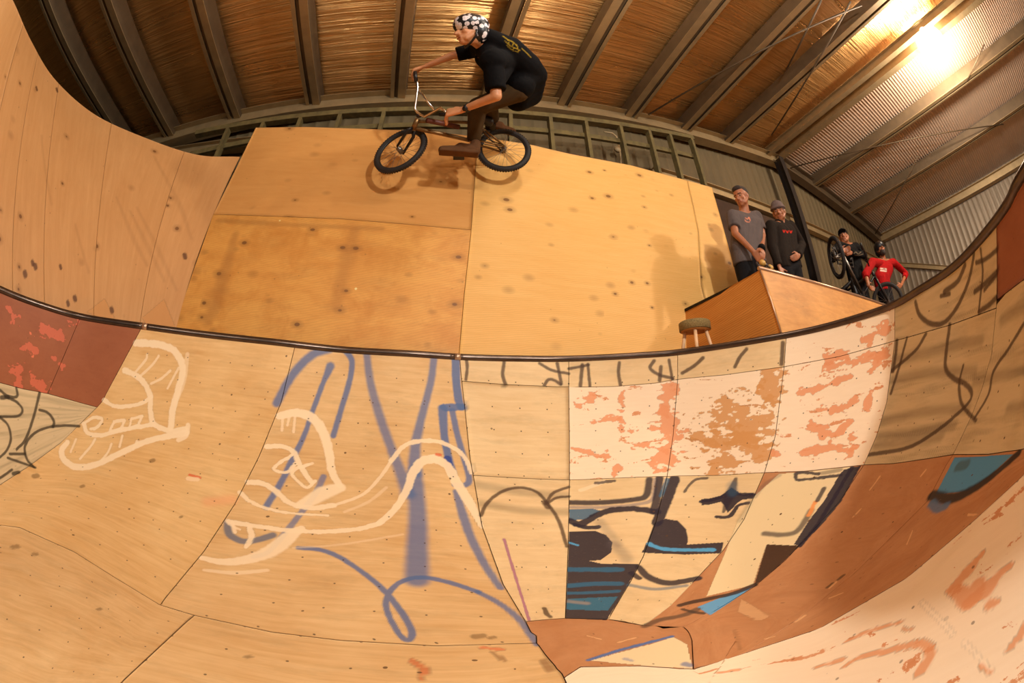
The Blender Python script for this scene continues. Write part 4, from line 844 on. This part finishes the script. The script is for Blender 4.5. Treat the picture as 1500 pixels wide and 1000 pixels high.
def hand(k, wr, hd, side, s=1., curl=.9, palm=None):
    """palm and five fingers from the wrist wr towards hd; side = direction from little finger to index"""
    wr = np.array(wr, float); f = unit(np.array(hd)-wr); sd_ = unit(np.array(side)-f*(np.array(side)@f)); up = np.cross(f, sd_)
    if palm is not None and up@np.array(palm) < 0: up = -up      # up points out of the palm (curl direction)
    for o in (-.026, -.009, .009, .026): k.cap(wr+f*.01*s+sd_*o*.5*s, wr+f*.085*s+sd_*o*s, .016*s, .0135*s)
    for o, ln_ in ((-.030, .8), (-.0105, .95), (.0105, 1.), (.030, .92)):
        p = wr+f*.09*s+sd_*o*s; d = f
        for j, (l, r) in enumerate(((.042, .0098), (.027, .009), (.022, .0078))):
            d = unit(d*math.cos(curl)+up*math.sin(curl)); q = p+d*l*ln_*s; k.cap(p, q, r*s, r*.92*s); p = q
            # the next bone bends further
    p = wr+f*.03*s+sd_*.028*s; q = p+unit(f*.6+sd_*.7+up*.35)*.04*s; k.cap(p, q, .0135*s, .0115*s); k.cap(q, q+unit(f*.8+up*.6-sd_*.1)*.035*s, .011*s, .009*s)
def head(k, c, fwd, up, s=1., ears=True):
    f = unit(fwd); u = unit(np.array(up)-f*(np.array(up)@f)); r = np.cross(f, u); A = np.array([r, f, u]); X = lambda a, b, d: np.array(c)+s*(a*r+b*f+d*u)
    k.ell(X(0, -.015, .035), (.076*s, .096*s, .088*s), A, 24, 16); k.ell(X(0, .022, -.035), (.058*s, .066*s, .078*s), A, 20, 14); k.ell(X(0, .052, -.088), (.03*s, .03*s, .026*s), A)
    k.cap(X(0, .082, .005), X(0, .108, -.03), .011*s, .0145*s); k.cap(X(-.013, .092, -.034), X(.013, .092, -.034), .011*s, .011*s)
    for q in (-1, 1):
        k.cap(X(q*.014, .074, .024), X(q*.05, .060, .022), .012*s, .010*s); k.ell(X(q*.04, .06, -.022), (.022*s, .02*s, .02*s), A); k.cap(X(q*.035, .045, -.075), X(q*.052, .0, -.04), .022*s, .024*s)
        if ears: k.ell(X(q*.079, -.012, -.005), (.009*s, .02*s, .032*s), A)
    k.cap(X(-.02, .082, -.058), X(.02, .082, -.058), .0085*s, .0085*s); k.cap(X(-.016, .08, -.068), X(.016, .08, -.068), .009*s, .009*s)
    return X, A
def face_parts(X, A, e, s=1., beard=None, brow=None):
    for q in (-1, 1):
        k = MB(); k.ell(X(q*.031, .0725, .002), (.0105*s, .0085*s, .0055*s), A); o = k.obj('eye', M['eyewhite'], e)
        k = MB(); k.ell(X(q*.031, .0785, .0015), (.0055*s, .0035*s, .0055*s), A); k.obj('iris', M['eye'], o)
    k = MB(); k.cap(X(-.019, .0865, -.0635), X(.019, .0865, -.0635), .0052*s, .0052*s); k.obj('lips', M['lip'], e)
    for q in (-1, 1): k = MB(); k.cap(X(q*.015, .0865, .0235), X(q*.048, .072, .025), .0045*s, .0035*s); k.obj('eyebrow', M[brow or 'hairm'], e)
M['eyewhite'] = simple('eye_white', L(150,130,112), .4); M['hairm'] = simple('dark_brown_hair', L(42,28,20), .8, 0, .4, 90, .5)
def limb(k, pts, rs, flat=(False, False)):
    for i in range(len(pts)-1): k.cap(pts[i], pts[i+1], rs[i], rs[i+1], (flat[0] and i == 0, flat[1] and i == len(pts)-2))
def standing(label, J, fwd, hf, mats, headwear, s=1., sleeves='long', facekw={}, hoodie=False, voxel=.009):
    J = {a: np.array(b, float) for a, b in J.items()}; f = unit(fwd); r = unit(np.cross(f, (0, 0, 1))); fz = HC-.02
    side = unit(J['shR']-J['shL']); pel = J['pel']; chest = (J['shL']+J['shR'])/2-np.array([0, 0, .1])
    e = empty('person', (pel[0], pel[1], fz), label, 'person')
    k = MB(); X, A = head(k, J['head'], hf, J.get('hup', (0, 0, 1)), s)
    nb = (J['shL']+J['shR'])/2+np.array([0, 0, .0]); k.cap(J['head']-np.array([0, 0, .05])+f*-.02, nb, .056, .06)
    for a in ('L', 'R'):
        k.cap(nb, J['sh'+a], .06, .055); limb(k, [J['sh'+a], J['el'+a], J['wr'+a]], [.05, .039, .026]); hand(k, J['wr'+a], J['hd'+a], J.get('sd'+a, (0, 0, 1)), s, J.get('curl', np.array(.45)).item(), J.get('palm'+a))
    for o in (-.08, 0, .08): limb(k, [nb+side*o-np.array([0, 0, .05]), chest+side*o, pel+side*o*.8+np.array([0, 0, .12]), pel+side*o], [.07, .1, .095, .1])
    feet = []
    for q in (-1, 1):
        hp = pel+side*.09*q; kn = np.array([hp[0], hp[1], fz+.5*s])+side*.02*q+f*.03; an = np.array([hp[0], hp[1], fz+.09])+side*.03*q; limb(k, [hp, kn, an], [.085, .055, .04]); feet.append((hp, kn, an))
    body = meshobj('body', k.remesh('body', voxel, 2), M[mats['skin']], e); face_parts(X, A, e, s, **facekw)
    k = MB()
    for hp, kn, an in feet: limb(k, [hp+np.array([0, 0, .05]), kn, an+np.array([0, 0, .0])], [.115, .085, .068], (False, True))
    k.cap(pel-side*.07, pel+side*.07, .12, .12); meshobj('trousers', k.remesh('trousers', .012, 3), M[mats['legs']], e)
    for hp, kn, an in feet: k = MB(); k.cap(an+np.array([0, 0, -.045])-f*.04, an+np.array([0, 0, -.05])+f*.15, .045, .038); meshobj('shoe', k.remesh('shoe', .01, 2), M[mats.get('shoes', 'blk')], e)
    k = MB()
    for o in (-.085, -.03, .03, .085): limb(k, [nb+side*o*1.15-np.array([0, 0, .035]), chest+side*o*1.25, pel+side*o*1.2+np.array([0, 0, .16]), pel+side*o*1.25-np.array([0, 0, .02])], [.075, .118, .112, .115], (False, True))
    for a in ('L', 'R'):
        el, sh, wr = J['el'+a], J['sh'+a], J['wr'+a]; k.cap(nb-np.array([0, 0, .03]), sh, .07, .07)
        if sleeves == 'short': k.cap(sh, sh+(el-sh)*.72, .07, .07, (False, True))
        elif sleeves == 'elbow': k.cap(sh, el, .07, .062); k.cap(el, el+(wr-el)*.35, .06, .054, (False, True))
        else: limb(k, [sh, el, wr], [.072, .062, .046], (False, True))
    if hoodie: k.cap(J['head']-np.array([0, 0, .115])-side*.05-f*.05, J['head']-np.array([0, 0, .115])+side*.05-f*.05, .065, .065)
    top_ = meshobj(mats['topname'], k.remesh(mats['topname'], .011, 4), M[mats['top']], e)
    k = MB(); hw = headwear[0]
    if hw == 'hair': k.ell(X(0, -.032, .055), (.081*s, .094*s, .078*s), A, 24, 16); k.ell(X(0, .03, .095), (.062*s, .055*s, .035*s), A)
    elif hw == 'beanie': k.ell(X(0, -.012, .06), (.087*s, .105*s, .09*s), A, 24, 16); k.tube([X(.087*s*math.cos(t)/s, -.008+.104*math.sin(t), .045) for t in np.linspace(0, 2*math.pi, 25)[:-1]], .014, 8, True)
    elif hw == 'cap': k.ell(X(0, -.012, .06), (.084*s, .104*s, .078*s), A, 24, 16); k.ell(X(0, .105, .048), (.07*s, .07*s, .01*s), A)
    elif hw == 'helmet': k.ell(X(0, -.015, .055), (.105*s, .13*s, .1*s), A, 28, 18); k.ell(X(0, -.05, -.0), (.1*s, .09*s, .09*s), A, 24, 16)
    meshobj({'hair': 'hair'}.get(hw, hw), k.remesh(hw, .008, 2), M[headwear[1]], e)
    if facekw.get('beard') or J.get('beard') is not None:
        pass
    return e, top_, X, A
PC = {}
for n_, c_ in (('greytee', L(88,78,76)), ('blackc', L(13,11,11)), ('hood', L(34,26,21)), ('red', L(150,14,16)), ('olive', L(66,50,30)), ('dkjean', L(26,24,26)), ('beanie', L(104,88,84)), ('tee', L(9,7,8)), ('shoe', L(92,62,40))): M[n_] = cloth('cloth_'+n_, c_); PC['cloth_'+n_] = c_
BONE = L(214,196,160)
# --- man in grey tee
Y = 2.5
J = dict(head=at(1086,289,Y-.05), shL=at(1108,317,Y), shR=at(1073,316,Y), pel=at(1099,385,Y), elR=at(1077,342,Y-.06), wrR=at(1103,368,Y-.2), hdR=at(1112,378,Y-.24), elL=at(1117,344,Y), wrL=at(1116,364,Y-.14), hdL=at(1118,378,Y-.2), sdL=(-1,0,0), sdR=(0,0,1))
to_cam = unit((EYE-J['pel'])*(1,1,0)); side_l = lambda a, t: unit(to_cam*math.cos(t)+np.array([-to_cam[1], to_cam[0], 0])*math.sin(t))
e1, tt, X, A = standing('person standing in a grey T-shirt and black trousers, hands resting on an upright skateboard', J, side_l(0, -.2), side_l(0, -.5)+np.array([0, 0, -.25]), dict(skin='skin2', legs='dkjean', top='greytee', topname='t_shirt'), ('hair', 'hairm'), sleeves='short')
paint_cloth(tt, [(L(214,130,100), 1.6, [(1092,319),(1095,321),(1097,318),(1099,323)]), (L(214,130,100), 1.4, [(1091,322),(1094,325),(1098,325)]), (L(70,62,62), 3, [(1074,322),(1072,334)])])
k = MB(); d = unit(J['hdL']-J['wrL']); k.tube([J['wrL']-d*.035, J['wrL']+d*.03], .038, 16); k.obj('wrist_guard', M['blackc'], e1)
# --- skateboard stood on its tail
sk = empty('skateboard', at(1119,392,2.22)*(1,1,0)+(0,0,HC-.02), 'skateboard with amber wheels stood on end under the grey T-shirt man\'s hands', 'skateboard')
M['deckply'] = simple('skateboard_deck', L(40,34,36), .5); M['wheelam'] = simple('amber_urethane', L(206,160,84), .4)
tp = at(1113,378,2.24); bt = np.array([tp[0]+.04, tp[1]-.06, HC-.0]); dd = unit(bt-tp); nn = unit(np.cross(dd, (1, .3, 0))); ss = np.cross(dd, nn)
k = MB(); V = []; F = []
for i in range(17):
    t = i/16; wdt = .1*math.sqrt(max(0.02, 1-abs(2*t-1)**8)); p = tp+dd*(.02+t*.72)+nn*(-.05*max(0, abs(2*t-1)-.7)*3)
    for s_, o in ((-1, 0), (1, 0), (1, .012), (-1, .012)): V.append(p+ss*wdt*s_+nn*o)
for i in range(16):
    for a, b in ((0, 1), (1, 2), (2, 3), (3, 0)): F.append((i*4+a, i*4+b, i*4+4+b, i*4+4+a))
F += [(3, 2, 1, 0), (64, 65, 66, 67)]; k.add(V, F, False); k.obj('board', M['deckply'], sk)
sgn = 1 if nn@(EYE-tp) > 0 else -1
for t in (.09, .55):
    c = tp+dd*t+nn*sgn*.045; k = MB(); k.tube([c-ss*.09, c+ss*.09], .012, 8); k.bar(c, c-nn*sgn*.04, .05, .05); k.obj('truck', M['grey'], sk)
    for s_ in (-1, 1): k = MB(); k.tube([c+ss*s_*.075, c+ss*s_*.11], .028, 18); k.obj('wheel', M['wheelam'], sk)
# --- man in beanie
Y = 2.46
J = dict(head=at(1141,311,Y-.03), shL=at(1158,331,Y), shR=at(1129,331,Y), pel=at(1155,392,Y), elR=at(1131,361,Y), wrR=at(1141,389,Y-.08), hdR=at(1145,398,Y-.1), elL=at(1174,358,Y), wrL=at(1170,374,Y-.15), hdL=at(1163,378,Y-.18), sdL=(0,0,1), sdR=(1,0,0))
e2, tt, X, A = standing('person in dark hoodie with small red print and grey beanie, beside the steel post', J, side_l(0, 0), side_l(0, -.15)+np.array([0, 0, -.2]), dict(skin='skin2', legs='dkjean', top='hood', topname='hoodie'), ('beanie', 'beanie'), hoodie=True)
paint_cloth(tt, [(L(200,40,24), 1.6, [(1147,337),(1148.5,340),(1150,337)]), (L(200,40,24), 1.6, [(1152,338),(1153.5,341),(1155,338)]), (L(200,40,24), 1.6, [(1157,338),(1158.5,341),(1160,338)])])
# --- man in black with cap
Y = 2.5
J = dict(head=at(1236,347,Y-.03), shL=at(1254,361,Y), shR=at(1229,360,Y), pel=at(1256,410,Y), elR=at(1220,378,Y-.05), wrR=at(1233,368,Y-.22), hdR=at(1241,366,Y-.26), elL=at(1266,374,Y-.02), wrL=at(1247,370,Y-.22), hdL=at(1240,369,Y-.26), sdL=(0,0,1), sdR=(0,0,1), curl=.7)
e3, tt, X, A = standing('person in a black jacket and black cap leaning hands clasped behind an upended bike', J, side_l(0, .1), side_l(0, -.25)+np.array([0, 0, .1]), dict(skin='skin2', legs='dkjean', top='blackc', topname='jacket'), ('cap', 'blackc'))
paint_cloth(tt, [(L(120,104,84), 1.4, [(1251,371),(1254,369),(1257,372),(1261,369)]), (L(120,104,84), 1.4, [(1252,374),(1258,374),(1264,372)]), (L(120,104,84), 1.2, [(1262,362),(1266,368),(1268,372)])])
# --- man in red
Y = 2.2
J = dict(head=at(1290,366,Y-.03), shL=at(1309,384,Y), shR=at(1278,384,Y), pel=at(1295,424,Y), elR=at(1268,402,Y-.05), wrR=at(1272,418,Y-.12), hdR=at(1277,424,Y-.1), elL=at(1327,401,Y-.05), wrL=at(1320,418,Y-.1), hdL=at(1311,421,Y-.08), sdL=(0,0,1), sdR=(0,0,1))
e4, tt, X, A = standing('person in a bright red jumper and black helmet, elbows out and hands on hips', J, side_l(0, .1), side_l(0, .1)+np.array([0, 0, .35]), dict(skin='skin2', legs='dkjean', top='red', topname='jumper'), ('helmet', 'blk'), sleeves='elbow')
paint_cloth(tt, [(L(206,186,170), 2.4, [(1290,393),(1298,394)]), (L(206,186,170), 2.4, [(1290,396),(1298,397)]), (L(90,40,36), 1.2, [(1293,395),(1295,393),(1297,396)])])
k = MB(); k.ell(X(0, .03, -.075), (.062, .062, .05), A, 20, 14); k.ell(X(0, .055, -.1), (.035, .035, .04), A); meshobj('beard', k.remesh('beard', .007, 2), M['hairm'], e4)
k = MB()
for q in (-1, 1): k.tube([X(q*.09, .0, .03), X(q*.07, .02, -.06), X(q*.02, .04, -.115)], .007, 6)
k.obj('chin_strap', M['blk'], e4)
# --- bikes of the onlookers
def Q(y, *p): return [at(a, b, y) for a, b in p]
c = at(1225,377,2.2); b2 = bike('BMX bike reared up with its front wheel raised before the man in black', c, at(1262,440,2.2)+(.0,0,-.25), (.75,-.62,.05), (.3,-.95,0), at(1234,372,2.25), at(1238,380,2.28), at(1240,386,2.3), at(1262,428,2.28), at(1256,424,2.32), at(1219,362,2.3), at(1248,378,2.3), [at(1219,362,2.3), at(1228,386,2.3), at(1240,388,2.3), at(1250,392,2.3), at(1248,378,2.3)], [at(1226,380,2.3), at(1249,386,2.3)], [at(1262,436,2.2), at(1254,430,2.3)], 16, fm='grey', barm='blk')
fh = at(1301,441,1.99); dv = np.array((-.36,.93,0)); nv = np.array((.93,.36,0)); W_ = lambda a, z, n=0: fh+dv*a+nv*n+np.array([0,0,z])
b3 = bike('dark BMX bike side-on to the camera with its front wheel before the man in red', fh, W_(.95,0), nv+(0,0,.03), nv, W_(.12,.36), W_(.15,.46), W_(.17,.5), W_(.55,.03), W_(.62,.28), W_(.2,.74,-.36), W_(.2,.74,.36), [W_(.2,.74,-.36), W_(.18,.72,-.2), W_(.17,.5,-.06), W_(.17,.5,.06), W_(.18,.72,.2), W_(.2,.74,.36)], [W_(.175,.64,-.15), W_(.175,.64,.15)], [W_(.45,-.08,-.1), W_(.65,.14,.1)], 16, fm='blk', barm='blk')
# ---------------------------------------------------------------- the rider
e = empty('person', at(668,224,2.72)-np.array([0,0,.02]), 'person in black T-shirt and patterned helmet jumping a BMX bike, knees bent over the bars', 'person')
hc = at(689,47,1.88); hf, hu = unit((-.93,-.22,-.30)), np.array((-.34,-.5,.78))
k = MB(); X, A = head(k, hc, hf, hu, 1.16, ears=False)
sp = [at(712,70,2.03), at(742,90,2.13), at(766,112,2.26), at(770,126,2.36)]; sideY = unit((.1,.95,-.1))
shN, shF = at(722,90,1.98), at(697,73,2.22); elN, wrN, hdN = at(727,141,2.1), at(677,161,2.33), at(656,165,2.38); elF, wrF, hdF = at(664,81,2.28), at(624,97,2.36), at(610,101,2.39)
k.cap(X(0,-.03,-.06), sp[0], .055, .06)
for o in (-.08, 0, .08): limb(k, [p+sideY*o for p in sp], [.08, .105, .1, .1])
limb(k, [sp[0], shN, elN, wrN], [.07, .058, .043, .028]); limb(k, [sp[0], shF, elF, wrF], [.07, .055, .042, .027])
bar_dir = unit(gf-bars[2]); hand(k, wrN, hdN, (0,.2,1), 1.35, 1.05, palm=np.array([-.1,.7,-.6])); hand(k, wrF, hdF, (-.3,.5,.5), 1.2, 1.05, palm=(.2,.2,-1))
hpN, hpF = at(759,134,2.27), at(766,128,2.46); knN, knF = at(700,156,2.42), at(716,152,2.62); anN, anF = at(694,205,2.7), at(722,174,2.92)
limb(k, [hpN, knN, anN], [.09, .06, .042]); limb(k, [hpF, knF, anF], [.09, .06, .042])
meshobj('body', k.remesh('body', .008, 2), M['skin'], e); face_parts(X, A, e, 1.16)
k = MB(); limb(k, [hpN, knN, anN], [.098, .085, .06], (False, True)); limb(k, [hpF, knF, anF], [.112, .085, .064], (False, True)); k.cap(hpN, hpF, .1, .1); meshobj('trousers', k.remesh('trousers', .011, 3), M['olive'], e)
k = MB()
for o in (-.1, -.035, .035, .1): limb(k, [sp[0]+sideY*o*1.1, sp[1]+sideY*o*1.15, sp[2]+sideY*o*1.15, at(777,124,2.36)+sideY*o*1.1, at(762,131,2.34)+sideY*o*1.2], [.085, .135, .14, .13, .115])
k.cap(sp[0], shN, .1, .08); k.cap(shN, shN+(elN-shN)*.84, .082, .082, (False, True)); k.cap(sp[1], elN+(shN-elN)*.35, .1, .07); k.cap(sp[0], shF, .09, .08); k.cap(shF, shF+(elF-shF)*.85, .08, .072, (False, True)); k.cap(shN, sp[1], .11, .13); k.cap(sp[2], at(763,127,2.24), .13, .118)
ts = meshobj('t_shirt', k.remesh('t_shirt', .011, 4), M['tee'], e)
OL = L(150,120,30); paint_cloth(ts, [(OL, 1.8, [(737,53),(744,58),(752,62),(758,68)]), (OL, 1.6, [(740,60),(746,66),(754,70),(762,74)]), (OL, 1.4, [(742,66),(750,73),(760,77)]), (OL, 1.4, [(743,57),(748,69)]), (OL, 1.4, [(750,60),(753,73)]), (OL, 1.4, [(757,66),(760,75)]), (OL, 1.6, [(764,71),(772,78),(778,84)])])
for hl, to in ((at(696,223,2.68), at(643,219,2.70)), (at(716,184,2.96), at(733,186,3.0)-(0,0,.02))):
    k = MB(); d = unit(to-hl); u_ = np.array([0,0,1.]); k.cap(hl+u_*.02, hl+d*.12+u_*.035, .046, .05); k.cap(hl+d*.1+u_*.012, hl+d*.27, .046, .038); k.bar(hl-d*.03-u_*.025, hl+d*.3-u_*.025, .085, .02); k.cap(hl+u_*.06, hl+u_*.09, .045, .048); meshobj('shoe', k.remesh('shoe', .009, 2), M['shoe'], e)
k = MB(); d = unit(hl-to)
t = NT('sticker_helmet'); v = t.vor(t.objc(), 26.); v2 = t.vor(t.objc(), 70.); s1 = t.n('SeparateColor'); t.l(v.outputs['Color'], s1.inputs[0])
f_ = t.math('MULTIPLY', t.math('GREATER_THAN', s1.outputs[0], .3), t.math('LESS_THAN', v.outputs['Distance'], .52)); f2 = t.math('GREATER_THAN', v2.outputs['Distance'], .16)
M['stick'] = t.set(Base_Color=t.mix(t.math('MULTIPLY', f_, f2), L(18,16,20), L(226,214,214)), Roughness=.4)
k = MB(); k.ell(X(0,-.008,.062), (.12,.15,.105), A, 28, 18); k.ell(X(0,-.055,.0), (.112,.085,.115), A, 24, 16)
hm = meshobj('helmet', k.remesh('helmet', .007, 2), M['stick'], e); hm['label'] = 'black and white sticker-patterned skate helmet'
k = MB(); k.tube([X(q*.1/1.0, -.01, -.02) if False else X(q*.088, .0, -.02) for q in (1,)]+[X(.078,.0,-.07), X(.035,.025,-.118), X(-.035,.025,-.118), X(-.078,.0,-.07), X(-.088,0,-.02)], .0095, 8); k.obj('chin_strap', M['blk'], e)
k = MB(); d = unit(wrN-elN); c = wrN-d*.05; k.tube([c-d*.012, c+d*.012], .036, 20); nrm = unit(np.cross(d, np.cross(EYE-c, d))); k.tube([c+nrm*.03, c+nrm*.042], .021, 20); k.obj('wristwatch', M['blk'], e)
EXPOSURE = -.02; AMB = (.02, .018, .015)
LC = (1., .97, .9)
lamp((1.1, 1.0, 4.75), 'round hanging lamp above the bowl, out of the photo overhead', 45, .1, colr=LC)
lamp((1.7, -2.5, 3.8), 'added round fill lamp behind the photographer on the right', 620, .1, colr=LC)  # unseen fill lamp, added to light wall and bowl from behind
lamp((-1.6, -3.2, 3.7), 'added round fill lamp behind the photographer on the left', 190, .1, colr=LC)  # weaker unseen fill, added to lift the left side
# ---------------------------------------------------------------- camera and view
cam = bpy.data.cameras.new('camera'); cam.type = 'PANO'; co = bpy.data.objects.new('camera', cam); col.objects.link(co)
try: cam.panorama_type = 'FISHEYE_EQUISOLID'
except Exception: cam.cycles.panorama_type = 'FISHEYE_EQUISOLID'
for t_ in (cam, getattr(cam, 'cycles', None)):
    try: t_.fisheye_lens = FP/1500*36; t_.fisheye_fov = math.radians(220)
    except Exception: pass
cam.sensor_width = 36; cam.sensor_height = 24; cam.sensor_fit = 'HORIZONTAL'; cam.clip_start = .01
Rm = Matrix([list(map(float, r)) for r in RC.T]).to_4x4(); co.matrix_world = Matrix.Translation(V3(EYE)) @ Rm
sc = bpy.context.scene; sc.camera = co
sc.view_settings.view_transform = 'Standard'; sc.view_settings.look = 'None'; sc.view_settings.gamma = 1; sc.view_settings.exposure = EXPOSURE; sc.view_settings.use_curve_mapping = False
w = bpy.data.worlds.new('world'); sc.world = w; w.use_nodes = True; w.node_tree.nodes['Background'].inputs[0].default_value = (*AMB, 1); w.node_tree.nodes['Background'].inputs[1].default_value = 1
